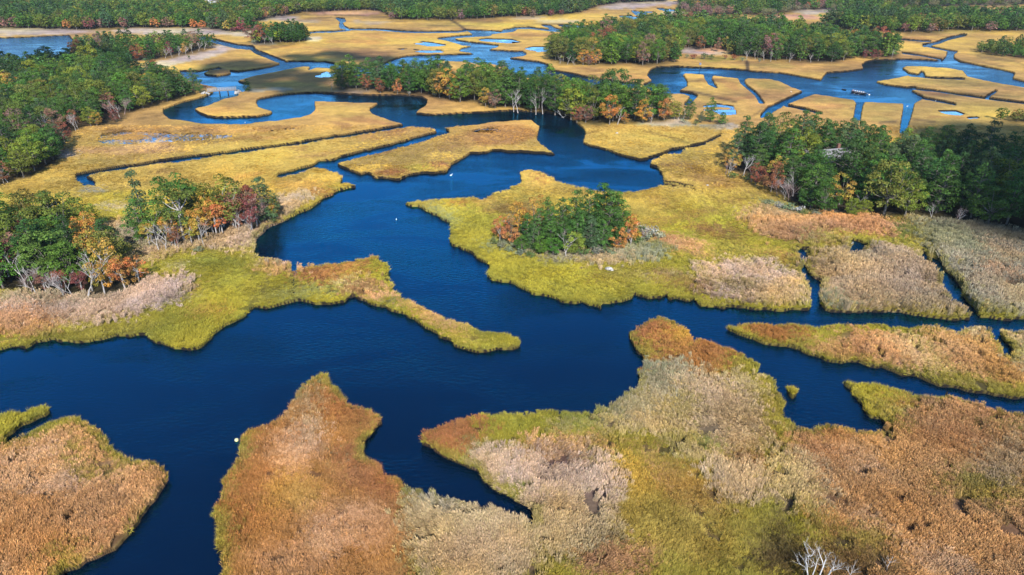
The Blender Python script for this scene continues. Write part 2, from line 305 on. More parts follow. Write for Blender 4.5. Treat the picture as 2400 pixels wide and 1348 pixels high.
line('MUD', [(600,122),(640,115),(690,106)], 3, .6); line('MUD', [(785,37),(900,42),(920,48)], 2.5, .7); line('MUD', [(1205,62),(1270,58),(1320,57)], 2.5, .6); line('MUD', [(1750,148),(1752,165)], 8, .8)
# middle marsh
for a in [('GREY',225,448,30,7),('GREY',275,490,40,8,0,.8),('YG',290,470,70,14,0,.6),('SAND',270,490,26,5,0,.7),('REED',300,545,60,30,0,1,1.3),('GREY',330,555,80,26,0,.8,1.2),
          ('REED',470,575,170,28,-14,1,1.4),('REED',610,520,110,26,-30,1,1.4),('PINK',600,580,70,26,-12,.9,1.4),('PEACH',640,625,60,22,20,.9,1.3),('PINK',655,610,40,18,30,.9,1.5),('SAND',660,480,60,9,-14,.7,1.3),
          ('GREY',400,572,90,14,-12,.7,1.2),('PINK',390,590,60,10,0,.6,1.0),
          ('YG',470,640,170,50,-10,.9,.6),('GRN',520,625,60,16,0,.35),('ORG',440,680,40,8,0,.5),('SAND',410,632,26,6,-20,.6),('OLV',640,690,50,18,0,.5),
          ('GREY',200,704,240,22,-3,1,1.3),('PINK',110,738,200,36,-6,1,1.5),('PINK',330,705,110,26,-20,1,1.5),('PEACH',40,770,80,24,0,.8,1.4),('GREY',120,712,120,12,0,.6),
          ('YG',440,770,120,40,-20,.9,.7),('GRN',570,735,30,10,-40,.5),('ORG',480,735,60,9,0,.5),('OLV',200,790,200,14,-5,.6),
          ('RUS',770,638,80,16,-10,.85,.8),('RUS',860,612,40,8,-4,.7,.8),('RUS',740,655,60,10,0,.6),('YG',800,640,24,6,-30,.6),('YG',850,660,60,20,0,.5),('GGRN',720,690,70,14,0,.5),('REED',840,680,60,22,20,.8,1.1),
          ('BRN',830,675,30,14,0,.7),('MUD',820,690,30,9,0,.7,.15),('PEACH',880,695,40,12,20,.8),('YG',890,670,40,10,40,.6),('PEACH',1000,735,60,14,30,.8,1.0),('GGRN',930,715,40,9,25,.5),('PEACH',1090,775,70,14,28,.6,1),('YG',1140,795,60,20,20,.7),
          ('OLV',960,480,60,10,10,.5),('GGRN',1040,505,50,14,35,.6),('YG',1100,500,70,20,20,.6),('RUS',1085,486,18,6,0,.6),('RUS',1085,470,26,4,0,.5),('RUS',1145,505,18,5,0,.4),('ORG',1180,490,70,16,10,.4),
          ('RUS',1265,420,14,8,30,.7),('OLV',1215,490,70,20,-8,.7),('YEL',1300,450,90,18,10,.5),('BRN',1215,500,60,14,-5,.45),('GRN',1205,442,20,8,0,.4),  # brown behind the island grove is its cast shadow, painted into the cover
          ('YEL',1500,500,60,40,0,.6),('BRN',1600,515,90,12,-12,.5),('BRN',1560,480,60,10,20,.3),('BRN',1690,555,60,14,5,.65),('BRN',1650,545,40,12,10,.6),('BRN',1720,480,30,9,0,.5),('BRN',1655,418,50,8,15,.35),
          ('BRN',1580,398,40,6,0,.4),('OLV',1640,370,60,14,0,.4),('OLV',1650,590,140,30,0,.4),('BRN',1670,435,60,9,10,.4),('YEL',1660,420,30,10,0,.6),
          ('GREY',1300,600,100,14,4,1,1.2),('GGRN',1190,585,50,12,15,1,1),('GREY',1450,600,90,18,-6,1,1.3),('REED',1440,612,90,9,-4,.8,1.3),('GGRN',1500,590,60,18,-10,.6,1.2),
          ('PEACH',1590,575,60,14,15,.9,1),('RUS',1560,560,40,8,12,.6),('PEACH',1620,598,60,9,10,.6),('OLV',1520,650,120,22,0,.7),('REED',1530,650,40,12,0,.6),('BRN',1400,665,40,8,0,.5),('BRN',1580,655,60,16,10,.4),
          ('OLV',1440,665,60,24,0,.5),('PINK',1770,660,130,34,6,1,1.6),('PINK',1720,690,90,20,6,1,1.6),('REED',1830,690,80,30,0,.9,1.6),('OLV',1720,672,60,10,0,.5),('BRN',1620,680,60,14,0,.5),
          ('YEL',1800,595,70,12,4,.7),('ORG',1840,605,40,14,10,.6),('OLV',1790,620,80,8,6,.6),('PEACH',1830,530,90,24,6,.9,1.2),('REED',1800,510,60,14,0,.8,1.2),('BRN',1860,545,60,12,0,.4),
          ('PEACH',2030,535,130,22,5,1,1.5),('ORG',2000,515,90,8,0,.6),('REED',1930,560,50,14,0,.9,1.4),('YG',1990,565,90,14,12,.7,.8),('OLV',1900,570,60,10,0,.6),('GGRN',1830,490,40,10,10,1,.8),
          ('GRN',2130,552,44,18,10,.9,1.2),('OLV',2160,570,44,16,15,.9,1.0),('YG',2090,580,60,14,10,.7),('GREY',1990,502,70,8,4,1,1)]:
    patch(*a)
area('REED', [(1890,600),(1960,598),(2060,588),(2130,598),(2160,608),(2200,640),(2210,680),(2290,745),(2150,738),(1960,730),(1918,700),(1920,660),(1890,620)], 1, 1.9)
area('GREY', [(2130,520),(2400,545),(2800,580),(2800,745),(2390,745),(2300,735),(2255,680),(2240,650),(2200,605),(2180,580),(2200,560),(2140,540)], 1, 1.9)
for a in [('DGRY',2300,560,160,36,8,.9,1.9),('GGRN',2240,580,90,26,20,.6),('REED',2350,600,60,24,10,.7),('PEACH',2340,650,50,14,10,.6),('REED',2330,690,80,24,20,.5),('DK',2390,540,80,12,5,.8),
          ('GGRN',1970,708,36,10,10,.8),('GREY',2130,722,90,10,3,.5),('GREY',2190,710,50,10,20,.5),('GREY',2010,620,90,14,0,.4),('OLV',1895,610,16,20,0,.7),('OLV',2230,650,12,40,-35,.6)]:
    patch(*a)
# long eastern band
for a in [('YG',1900,768,200,12,2,.8,.9),('YG',2150,785,160,18,4,.8,.9),('RUS',1830,785,70,18,8,.85,1.1),('RUS',1740,770,50,8,20,.7,1),('OLV',1900,815,50,14,25,.8,.9),('PEACH',1960,830,50,16,10,.8,1.2),
          ('PEACH',2080,830,110,30,14,.95,1.3),('STRAW',2180,840,110,30,14,.6,1.2),('PEACH',2290,850,110,40,20,.8,1.3),('PINK',2250,785,50,16,20,.7,1.2),('RUS',2290,790,30,9,20,.5),('YG',2330,800,22,50,-30,.8),
          ('GREY',2390,860,50,26,35,.8,1.4),('OLV',2200,895,160,10,12,.8,.8),('OLV',2330,915,90,14,12,.8,.9),('OLV',2090,870,90,8,14,.6),('PINK',2390,800,40,16,10,.8,1.3),('YG',2380,775,40,8,0,.8)]:
    patch(*a)
# southern marsh, east part
area('PEACH', [(1860,1005),(2060,1010),(2130,1000),(2200,940),(2350,975),(2800,1060),(2800,1900),(2000,1900),(1900,1240),(1850,1120)], .85, 1.3)
for a in [('YG',2030,930,40,24,40,.9,.9),('OLV',2070,970,40,20,40,.9,.9),('YG',2110,920,70,10,10,.8,.8),('ORG',2130,950,60,16,10,.6),('OLV',2190,940,60,14,10,.5),('STRAW',2150,990,60,16,20,.6),('RUS',2220,1010,90,20,12,.35),
          ('PEACH',2260,960,90,16,10,.7),('RUS',2240,1050,120,20,10,.3),('GRN',2350,1010,60,10,8,.7,.9),('OLV',2100,1010,40,9,0,.7),
          ('GREY',2370,1090,60,50,-20,.5,1.4),('OLV',2290,1150,70,40,20,.85,1.0),('YEL',2300,1170,60,30,10,.4),('OLV',2210,1150,40,16,0,.5),('DK',2330,1215,40,20,10,.7),('OLV',2390,1160,50,30,0,.6),
          ('PINK',2010,1080,60,30,30,.4),('RUS',1930,1060,60,40,20,.35),('ORG',2050,1200,140,60,0,.35),('ORG',2230,1290,160,60,0,.4),('PINK',2200,1330,90,24,20,.5),('PINK',2040,1240,60,18,10,.4),
          ('OLV',2010,1270,90,30,10,.7,1.0),('OLV',1880,1220,50,26,20,.8,1.0),('YG',1860,1230,30,20,20,.7,.9),('OLV',1950,1270,60,20,0,.6),('DK',1930,1325,170,40,4,.7,1.1),('DK',1820,1295,50,50,0,.65,1.1),
          ('DK',1820,1210,20,40,0,.6),('RUS',1850,1080,30,22,40,.5),('MUD',1850,1085,14,14,0,.7,.3),('STRAW',1840,1130,50,70,10,.8,1.6),('GREY',1900,1180,30,40,0,.5,1.4),('DK',1990,1300,60,14,0,.5)]:
    patch(*a)
# peninsula and its root
for a in [('ORG',1590,830,110,80,30,.8,1.1),('RUS',1515,785,34,40,20,.85,1.1),('YEL',1590,780,50,26,30,.6,1),('RUS',1660,850,60,50,20,.55),('RUS',1560,840,24,40,-20,.55),('RUS',1690,830,50,20,30,.6),('OLV',1500,820,14,40,-15,.8,.9),
          ('YG',1530,830,18,20,0,.6),('OLV',1740,860,40,24,30,.7,1),('YG',1760,870,30,18,40,.6),('DK',1620,880,24,16,0,.6),('GREY',1560,905,80,40,-10,.95,1.6),('GGRN',1545,885,40,14,0,.6),('STRAW',1650,920,70,30,20,.6,1.3),
          ('PINK',1680,985,120,60,30,.8,1.6),('STRAW',1560,980,90,50,0,.7,1.5),('OLV',1600,950,40,40,-20,.5,1.2),('YG',1720,890,40,9,25,.7),('PINK',1740,920,50,20,30,.6,1.4),('OLV',1800,960,24,60,-20,.8,1),('YG',1790,910,30,30,0,.5),
          ('GREY',1470,965,80,24,-10,.8,1.5),('STRAW',1480,1000,90,24,0,.7,1.5),('YG',1430,945,10,9,0,.9,.6),
          ('GRN',1290,990,130,24,-2,.8,.9),('YG',1230,1000,110,24,-4,.6,.9),('PINK',1330,1010,40,12,0,.4),('RUS',1060,1010,70,26,-10,.9,1.1),('RUS',1045,1040,60,26,10,.9,1.1),('BRN',1120,1040,30,14,40,.6),
          ('PEACH',1320,1060,110,26,-3,.8,1.2),('OLV',1420,1040,40,22,20,.6),('GGRN',1120,1070,30,24,30,.7,1),('PINK',1180,1110,70,50,10,.9,1.6),('PINK',1330,1150,120,90,10,.95,1.8),('STRAW',1320,1240,140,60,0,.9,1.7),
          ('OLV',1145,1125,24,30,-35,.85,.8),('YG',1190,1160,26,12,35,.6,.7),('GRN',1230,1160,20,22,-30,.9,.8),('YG',1220,1180,16,12,0,.7,.6),('BRN',1310,1080,60,9,-6,.5),
          ('STRAW',1080,1250,150,100,5,.9,1.8),('REED',1130,1320,140,60,0,.9,1.8),('GREY',1030,1170,70,26,10,.6,1.7),
          ('YEL',1590,1220,150,110,30,.9,1.0),('OLV',1620,1260,140,90,20,.35),('YEL',1480,1130,60,34,20,.8,1),('YEL',1545,1100,40,20,40,.9,.9),('ORG',1600,1160,80,40,30,.4),('PEACH',1440,1320,90,36,0,.9,1.3),
          ('PEACH',1500,1075,40,16,0,.5),('PEACH',1540,1120,14,46,-32,.9,.4),('PINK',1720,1130,60,60,30,.8,1.6),('PINK',1620,1060,60,30,0,.6,1.5),('OLV',1600,1050,70,16,-25,.6,1),('GRN',1660,1045,30,20,20,.7,1),
          ('BRN',1750,1080,40,24,30,.6,1.2),('MUD',1745,1082,12,9,0,.6,.3),('OLV',1740,1250,60,50,30,.5)]:
    patch(*a)
for P, w in [([(1246,1140),(1258,1128),(1290,1115),(1340,1103),(1400,1095),(1450,1068)], 7), ([(1918,1012),(1925,1030),(1932,1062)], 7), ([(1636,1178),(1655,1205),(1672,1248)], 4), ([(1690,1210),(1706,1250),(1712,1275)], 4),
             ([(2080,1205),(2062,1240)], 4), ([(1212,1050),(1214,1110)], 4), ([(1600,1180),(1588,1162)], 8), ([(612,690),(618,672)], 6), ([(1740,1064),(1750,1086)], 7), ([(1834,1074),(1856,1090)], 8)]:
    line('MUD', P, w, .85, .1)  # dark lines through the reeds, the first a shadow line, painted in mud colour
# brown tongue in the south
area('ORG', [(575,1005),(680,945),(752,872),(810,930),(860,955),(905,985),(840,1052),(890,1085),(945,1140),(960,1300),(960,1900),(400,1900),(505,1348),(505,1200),(570,1040)], .95, .9)
for a in [('RUS',860,1110,70,60,30,.7,.9),('RUS',900,1150,50,40,40,.5),('RUS',640,1060,60,60,0,.45),('PEACH',700,1050,60,60,20,.85),('PINK',720,1020,36,40,20,.5),('STRAW',730,970,26,60,10,.6),('RUS',780,960,40,20,20,.5),
          ('RUS',820,980,50,20,10,.4),('RUS',610,1140,60,40,0,.4),('YEL',700,1160,60,50,0,.35),('PEACH',820,1240,110,60,10,.7),('PINK',780,1270,80,40,0,.35),('ORG',620,1280,80,60,0,.6),('RUS',560,1220,40,60,0,.4),
          ('PEACH',680,1330,120,40,0,.6),('GGRN',800,1068,26,9,-25,.9,.6),('MUD',765,1070,12,7,20,.7,.2),('OLV',745,890,16,16,0,.6),('OLV',800,930,12,26,-40,.8),('OLV',840,948,40,6,8,.8),('GGRN',705,920,14,24,40,.9,.8),
          ('OLV',560,1080,12,50,20,.8,.9),('OLV',525,1170,14,40,10,.6),('OLV',530,1260,14,60,-8,.8,.9),('OLV',600,995,40,8,-25,.8)]:
    patch(*a)
# south-west marsh
area('PEACH', [(-400,1090),(0,1075),(90,1040),(160,1000),(230,1020),(270,1070),(340,1090),(395,1105),(390,1140),(330,1220),(240,1310),(120,1350),(60,1900),(-400,1900)], .9, 1.2)
for a in [('YG',90,1000,110,16,-18,.9,.8),('YG',200,990,46,20,30,.8,.9),('OLV',250,1040,40,16,30,.8,.9),('OLV',330,1085,50,10,12,.8),('YEL',370,1100,30,16,0,.6),('OLV',175,1070,34,34,30,.75,.9),('YEL',245,1110,60,20,5,.9,.6),
          ('OLV',250,1105,40,9,0,.4),('ORG',150,1190,160,50,0,.4),('ORG',60,1290,120,60,0,.5),('PINK',90,1140,120,24,-5,.4),('PINK',60,1090,70,24,-20,.4),('OLV',150,1310,40,18,-20,.7),('YG',180,1330,30,10,0,.5),('RUS',270,1250,60,18,-40,.3),
          ('YG',50,980,90,24,-10,1,.8),('OLV',100,955,30,9,0,.5)]:
    patch(*a)
# banks and plants stand up in front of the water behind them: set each far bank back by what they hide
_r = (np.arange(RH) + .5) + PY0; _dist = np.hypot(ground(np.full(RH, 1200.), np.maximum(_r, -50))[1], 60)
_cosd = np.cos(np.arcsin(60 / np.hypot(_dist, 0)))
_gx, _gy = np.meshgrid(np.arange(RW), np.arange(RH))
_h = sample(cover[..., 3], _gx + PX0 + .5, _gy + PY0 + .5, ST).astype(np.float32)
_h = np.where((_r > 330)[:, None], _h * np.clip((_r - 330) / 300, 0, 1)[:, None] * .85, 0)
_s = (.6 + _h) * (FPX * _cosd / _dist)[:, None]; _i = np.floor(_s).astype(np.int32); _f = (_s - _i).astype(np.float32)
land = np.minimum(land, land[np.clip(_gy - _i, 0, RH - 1), _gx] * (1 - _f) + land[np.clip(_gy - _i - 1, 0, RH - 1), _gx] * _f)
del _gx, _gy, _h, _s, _i, _f
# woodland floor
WOODS = {
 'west': [(-250,185),(0,175),(100,160),(240,165),(345,185),(420,203),(465,216),(455,226),(400,240),(350,255),(285,277),(270,292),(185,306),(155,330),(130,385),(75,422),(0,440),(-250,450)],
 'grove': [(-200,570),(0,560),(100,545),(200,550),(235,570),(255,610),(300,640),(352,668),(300,688),(230,698),(160,698),(60,688),(0,688),(-200,690)],
 'mixed': [(305,540),(350,530),(450,522),(560,515),(640,500),(650,512),(600,527),(545,548),(450,568),(400,575),(330,570)],
 'island': [(1175,555),(1230,545),(1320,540),(1400,540),(1450,545),(1470,560),(1440,583),(1390,592),(1320,595),(1250,592),(1200,578)],
 'east': [(1700,385),(1730,362),(1800,352),(1990,352),(2060,370),(2120,385),(2200,365),(2300,385),(2400,390),(2650,395),(2650,570),(2400,548),(2280,533),(2150,520),(2060,512),(1960,503),(1880,490),(1830,462),(1790,440),(1740,415),(1700,402)],
 'strip': [(790,203),(860,200),(940,200),(1050,203),(1180,218),(1300,236),(1400,252),(1500,265),(1560,272),(1590,279),(1560,285),(1500,291),(1430,294),(1360,290),(1320,272),(1200,258),(1140,252),(1060,238),(1000,226),(880,216),(790,211)],
 'knoll': [(1300,122),(1340,100),(1400,84),(1500,69),(1600,62),(1700,65),(1800,72),(1900,90),(2000,102),(2080,119),(2112,135),(2060,137),(2010,136),(1960,147),(1900,148),(1800,142),(1720,133),(1700,118),(1590,112),(1585,148),(1500,154),(1400,155),(1330,152),(1285,142)],
 'point': [(165,118),(240,105),(380,104),(470,105),(512,108),(470,122),(420,134),(360,140),(300,150),(200,150)],
 'hummock': [(590,98),(620,85),(690,83),(720,92),(722,97),(690,101),(620,104),(590,103)],
 'edge': [(2285,118),(2330,110),(2400,108),(2600,110),(2600,140),(2400,138),(2330,132),(2290,124)],
 'thicket': [(2335,282),(2400,275),(2550,275),(2550,300),(2400,292),(2350,288)],
}
FAR = [[(-500,68),(0,68),(200,71),(330,66),(480,67),(540,76),(590,75),(600,52),(650,40),(720,30),(860,25),(900,30),(925,46),(1000,48),(1090,47),(1200,41),(1300,38),(1360,30),(1400,15),(1450,8),(1560,4),(1560,-55),(-500,-55)],
       [(1925,62),(2000,72),(2060,76),(2180,78),(2230,72),(2400,75),(2700,75),(2700,38),(2400,45),(2100,40),(1980,40),(1960,50)],
       [(1590,25),(1640,38),(1740,35),(1800,38),(1880,25),(1990,22),(2080,28),(2120,18),(2400,12),(2700,12),(2700,-55),(1590,-55)]]
for P in list(WOODS.values()) + FAR: area('FOR', P, .9, .3, 1)
# ------------------------------------------------------------------ materials
def mat(name, rough=.8, col=(.3, .3, .3), spec=.3):
    m = bpy.data.materials.new(name); m.use_nodes = True
    b = m.node_tree.nodes['Principled BSDF']
    b.inputs['Base Color'].default_value = (*col, 1); b.inputs['Roughness'].default_value = rough; b.inputs['Specular IOR Level'].default_value = spec
    return m, m.node_tree, b

def node(nt, kind, **kw):
    n = nt.nodes.new(kind)
    for k, v in kw.items():
        if hasattr(n, k): setattr(n, k, v)
        else: n.inputs[k].default_value = v
    return n

def mulcol(nt, a, b, fac=1.0):
    n = nt.nodes.new('ShaderNodeMix'); n.data_type = 'RGBA'; n.blend_type = 'MULTIPLY'; n.inputs[0].default_value = fac
    nt.links.new(a, n.inputs[6]); nt.links.new(b, n.inputs[7]); return n.outputs[2]

def ramp(nt, src, lo, hi, a=0.0, b=1.0):
    n = nt.nodes.new('ShaderNodeMapRange'); n.inputs['From Min'].default_value = a; n.inputs['From Max'].default_value = b
    n.inputs['To Min'].default_value = lo; n.inputs['To Max'].default_value = hi
    nt.links.new(src, n.inputs['Value']); return n.outputs[0]

GK = 0.60        # display colour -> albedo of the plants
# marsh soil and turf
M_LAND, nt, b = mat('marsh_turf', .95, spec=.1)
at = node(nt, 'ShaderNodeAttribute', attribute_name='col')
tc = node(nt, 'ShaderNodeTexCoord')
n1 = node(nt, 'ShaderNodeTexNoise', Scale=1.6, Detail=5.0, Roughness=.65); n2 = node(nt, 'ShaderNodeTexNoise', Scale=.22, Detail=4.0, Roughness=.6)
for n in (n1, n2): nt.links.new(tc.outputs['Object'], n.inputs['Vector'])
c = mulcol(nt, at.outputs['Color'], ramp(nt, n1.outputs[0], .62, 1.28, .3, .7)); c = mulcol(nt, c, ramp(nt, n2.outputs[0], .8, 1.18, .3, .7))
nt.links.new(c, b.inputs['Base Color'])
bp = node(nt, 'ShaderNodeBump', Strength=.3, Distance=.3); nt.links.new(n1.outputs[0], bp.inputs['Height']); nt.links.new(bp.outputs[0], b.inputs['Normal'])

# tidal water: dark brown-blue body under a rippled, sky reflecting surface
M_WATER = bpy.data.materials.new('tidal_water'); M_WATER.use_nodes = True; nt = M_WATER.node_tree; nt.nodes.remove(nt.nodes['Principled BSDF'])
tc = node(nt, 'ShaderNodeTexCoord')
mp = node(nt, 'ShaderNodeMapping'); mp.inputs['Rotation'].default_value = (0, 0, .5); mp.inputs['Scale'].default_value = (1, 2.4, 1); nt.links.new(tc.outputs['Object'], mp.inputs[0])
w1 = node(nt, 'ShaderNodeTexNoise', Scale=.9, Detail=3.0, Roughness=.55); nt.links.new(mp.outputs[0], w1.inputs['Vector'])
w2 = node(nt, 'ShaderNodeTexNoise', Scale=.035, Detail=5.0, Roughness=.6, Distortion=.6); nt.links.new(mp.outputs[0], w2.inputs['Vector'])
w3 = node(nt, 'ShaderNodeTexNoise', Scale=.012, Detail=3.0); nt.links.new(tc.outputs['Object'], w3.inputs['Vector'])
bp = node(nt, 'ShaderNodeBump', Distance=.32); nt.links.new(ramp(nt, w2.outputs[0], .05, .8, .38, .66), bp.inputs['Strength']); nt.links.new(w1.outputs[0], bp.inputs['Height'])
gl = node(nt, 'ShaderNodeBsdfGlossy'); gl.inputs['Color'].default_value = (.05, .54, 1, 1); nt.links.new(bp.outputs[0], gl.inputs['Normal']); nt.links.new(ramp(nt, w2.outputs[0], .04, .2, .35, .7), gl.inputs['Roughness'])
df = node(nt, 'ShaderNodeBsdfDiffuse'); rr = nt.nodes.new('ShaderNodeValToRGB'); nt.links.new(w3.outputs[0], rr.inputs[0]); nt.links.new(rr.outputs[0], df.inputs['Color'])
rr.color_ramp.elements[0].position = .3; rr.color_ramp.elements[0].color = (.001, .003, .008, 1); rr.color_ramp.elements[1].position = .7; rr.color_ramp.elements[1].color = (.001, .006, .018, 1)
fr0 = node(nt, 'ShaderNodeFresnel', IOR=1.33)
tm = nt.nodes.new('ShaderNodeValToRGB'); nt.links.new(fr0.outputs[0], tm.inputs[0]); nt.links.new(tm.outputs[0], gl.inputs['Color'])
e = tm.color_ramp.elements; e[0].position = .022; e[0].color = (.02, .21, .4, 1); e[1].position = .5; e[1].color = (.46, .76, 1, 1); q = e.new(.085); q.color = (.035, .54, 1, 1); q = e.new(.26); q.color = (.1, .6, 1, 1)
fr = node(nt, 'ShaderNodeFresnel', IOR=2.25); nt.links.new(bp.outputs[0], fr.inputs['Normal'])
mx = node(nt, 'ShaderNodeMixShader'); nt.links.new(fr.outputs[0], mx.inputs[0]); nt.links.new(df.outputs[0], mx.inputs[1]); nt.links.new(gl.outputs[0], mx.inputs[2]); nt.links.new(mx.outputs[0], nt.nodes['Material Output'].inputs['Surface'])

# grass: colour comes with each clump
M_GRASS, nt, b = mat('marsh_grass', .75, spec=.15)
ai = node(nt, 'ShaderNodeAttribute', attribute_name='col', attribute_type='INSTANCER')
ab = node(nt, 'ShaderNodeAttribute', attribute_name='tint')
c = mulcol(nt, ai.outputs['Color'], ab.outputs['Color']); nt.links.new(c, b.inputs['Base Color'])

def leaf_mat(name, instanced):
    m, nt, b = mat(name, .6, spec=.25)
    if instanced: src = node(nt, 'ShaderNodeAttribute', attribute_name='col', attribute_type='INSTANCER').outputs['Color']
    else: src = node(nt, 'ShaderNodeObjectInfo').outputs['Color']
    b.inputs['Specular IOR Level'].default_value = .08
    ab = node(nt, 'ShaderNodeAttribute', attribute_name='tint')
    c = mulcol(nt, src, ab.outputs['Color']); nt.links.new(c, b.inputs['Base Color'])
    return m
M_LEAF = leaf_mat('foliage', False); M_LEAFI = leaf_mat('far_foliage', True)

def bark(name, a, bb, sc=3.0):
    m, nt, b = mat(name, .9, spec=.1)
    tc = node(nt, 'ShaderNodeTexCoord'); n = node(nt, 'ShaderNodeTexNoise', Scale=sc, Detail=4.0); nt.links.new(tc.outputs['Object'], n.inputs['Vector'])
    r = nt.nodes.new('ShaderNodeValToRGB'); r.color_ramp.elements[0].color = (*a, 1); r.color_ramp.elements[1].color = (*bb, 1)
    r.color_ramp.elements[0].position = .3; r.color_ramp.elements[1].position = .7
    nt.links.new(n.outputs[0], r.inputs[0]); nt.links.new(r.outputs[0], b.inputs['Base Color']); return m
M_BARK = bark('grey_bark', (.1, .085, .07), (.24, .21, .18)); M_PALE = bark('bleached_wood', (.36, .34, .32), (.6, .58, .55)); M_DEAD = bark('dead_grey_wood', (.25, .22, .2), (.48, .44, .41))
M_TWIG = bark('purplish_twigs', (.17, .11, .1), (.33, .24, .22))

# ------------------------------------------------------------------ object helpers
def obj(name, me, m=None, parent=None, loc=None):
    o = bpy.data.objects.new(name, me); COL.objects.link(o)
    if m is not None and me is not None and not me.materials: me.materials.append(m)
    if parent is not None: o.parent = parent
    if loc is not None: o.location = loc
    return o

def tag(o, label=None, cat=None, group=None, kind=None):
    for k, v in (('label', label), ('category', cat), ('group', group), ('kind', kind)):
        if v: o[k] = v
    return o

def thing(name, label, cat, loc=(0, 0, 0), rz=0, group=None):
    o = bpy.data.objects.new(name, None); COL.objects.link(o); o.location = loc; o.rotation_euler = (0, 0, rz); o.empty_display_size = .3
    return tag(o, label, cat, group)

def mesh_np(name, V, F, smooth=False):
    """V (n,3), F (m,k) arrays"""
    me = bpy.data.meshes.new(name); V = np.asarray(V, np.float32); F = np.asarray(F, np.int32); k = F.shape[1]
    me.vertices.add(len(V)); me.vertices.foreach_set('co', V.ravel())
    me.loops.add(F.size); me.loops.foreach_set('vertex_index', F.ravel())
    me.polygons.add(len(F)); me.polygons.foreach_set('loop_start', np.arange(0, F.size, k, dtype=np.int32)); me.polygons.foreach_set('loop_total', np.full(len(F), k, np.int32))
    me.update(calc_edges=True)
    me.polygons.foreach_set('use_smooth', np.full(len(F), smooth, bool))
    return me

def vcol(me, name, C):
    a = me.attributes.new(name, 'FLOAT_COLOR', 'POINT'); C = np.asarray(C, np.float32)
    a.data.foreach_set('color', np.hstack([C, np.ones((len(C), 1), np.float32)]).ravel())

class MB:
    def __init__(s): s.v = []; s.f = []
    def box(s, c, d, rz=0, rx=0, ry=0):
        M = Matrix.Translation(c) @ Matrix.Rotation(rz, 4, 'Z') @ Matrix.Rotation(ry, 4, 'Y') @ Matrix.Rotation(rx, 4, 'X'); n = len(s.v)
        for z in (-.5, .5):
            for x, y in ((-.5, -.5), (.5, -.5), (.5, .5), (-.5, .5)): s.v.append(tuple(M @ Vector((x * d[0], y * d[1], z * d[2]))))
        s.f += [tuple(n + i for i in q) for q in ((3, 2, 1, 0), (4, 5, 6, 7), (0, 1, 5, 4), (1, 2, 6, 5), (2, 3, 7, 6), (3, 0, 4, 7))]; return s
    def tube(s, pts, rad, seg=6, cap=True):
        n0 = len(s.v); P = [Vector(p) for p in pts]
        for i, p in enumerate(P):
            d = (P[min(i + 1, len(P) - 1)] - P[max(i - 1, 0)]).normalized(); u = d.orthogonal().normalized() if abs(d.z) > .9 else d.cross(Vector((0, 0, 1))).normalized(); w = d.cross(u)
            for k in range(seg):
                a = 2 * math.pi * k / seg; s.v.append(tuple(p + (u * math.cos(a) + w * math.sin(a)) * rad[i]))
        for i in range(len(P) - 1):
            for k in range(seg): s.f.append((n0 + i * seg + k, n0 + i * seg + (k + 1) % seg, n0 + (i + 1) * seg + (k + 1) % seg, n0 + (i + 1) * seg + k))
        if cap: s.f.append(tuple(n0 + k for k in range(seg))[::-1]); s.f.append(tuple(n0 + (len(P) - 1) * seg + k for k in range(seg)))
        return s
    def poly(s, pts, faces):
        n = len(s.v); s.v += [tuple(p) for p in pts]; s.f += [tuple(n + i for i in f) for f in faces]; return s
    def blob(s, c, r, seg=10, ring=6, nz=0):
        n0 = len(s.v)
        for i in range(ring + 1):
            t = math.pi * i / ring
            for k in range(seg):
                a = 2 * math.pi * k / seg; d = Vector((math.sin(t) * math.cos(a), math.sin(t) * math.sin(a), math.cos(t))); e = 1 + random.uniform(-nz, nz)
                s.v.append((c[0] + d.x * r[0] * e, c[1] + d.y * r[1] * e, c[2] + d.z * r[2] * e))
        for i in range(ring):
            for k in range(seg): s.f.append((n0 + i * seg + k, n0 + (i + 1) * seg + k, n0 + (i + 1) * seg + (k + 1) % seg, n0 + i * seg + (k + 1) % seg))
        return s
    def mesh(s, name, smooth=False):
        me = bpy.data.meshes.new(name); me.from_pydata(s.v, [], s.f); me.update()
        if smooth: me.polygons.foreach_set('use_smooth', [True] * len(me.polygons))
        return me

# ------------------------------------------------------------------ terrain
def landz(y): return .48 + .22 * np.clip((np.asarray(y, float) - 100) / 110, 0, 1)

def height(mask, x, y):
    t = np.clip((mask - .3) / .4, 0, 1); t = t * t * (3 - 2 * t)
    return -.9 + (.9 + landz(y)) * t + (fbm(x, y, 4.0, 3, 3) - .5) * .18 * t

def shore_jitter(x, y, px, py):
    pm = FPX / np.sqrt(x * x + y * y + 3600)
    j = fbm(x, y, 2.6, 71, 3) - .5; k = fbm(x, y, 2.6, 72, 3) - .5
    a = np.minimum(pm * 1.5, 22) * np.clip(pm / 12, .2, 1)
    return px + j * a, py + k * a * .7

def mask_at(x, y):
    px, py = project(x, y); return sample(land, *shore_jitter(x, y, px, np.clip(py, -59, 1890)))

def lip_at(x, y):
    yl = y - (.05 + np.maximum(y - 60, 0) * .002) * (.2 + 1.6 * fbm(x, y, 9, 14, 3)); px, py = project(x, yl)
    return sample(land, *shore_jitter(x, yl, np.clip(px, -399, 2799), np.clip(py, -59, 1890)))

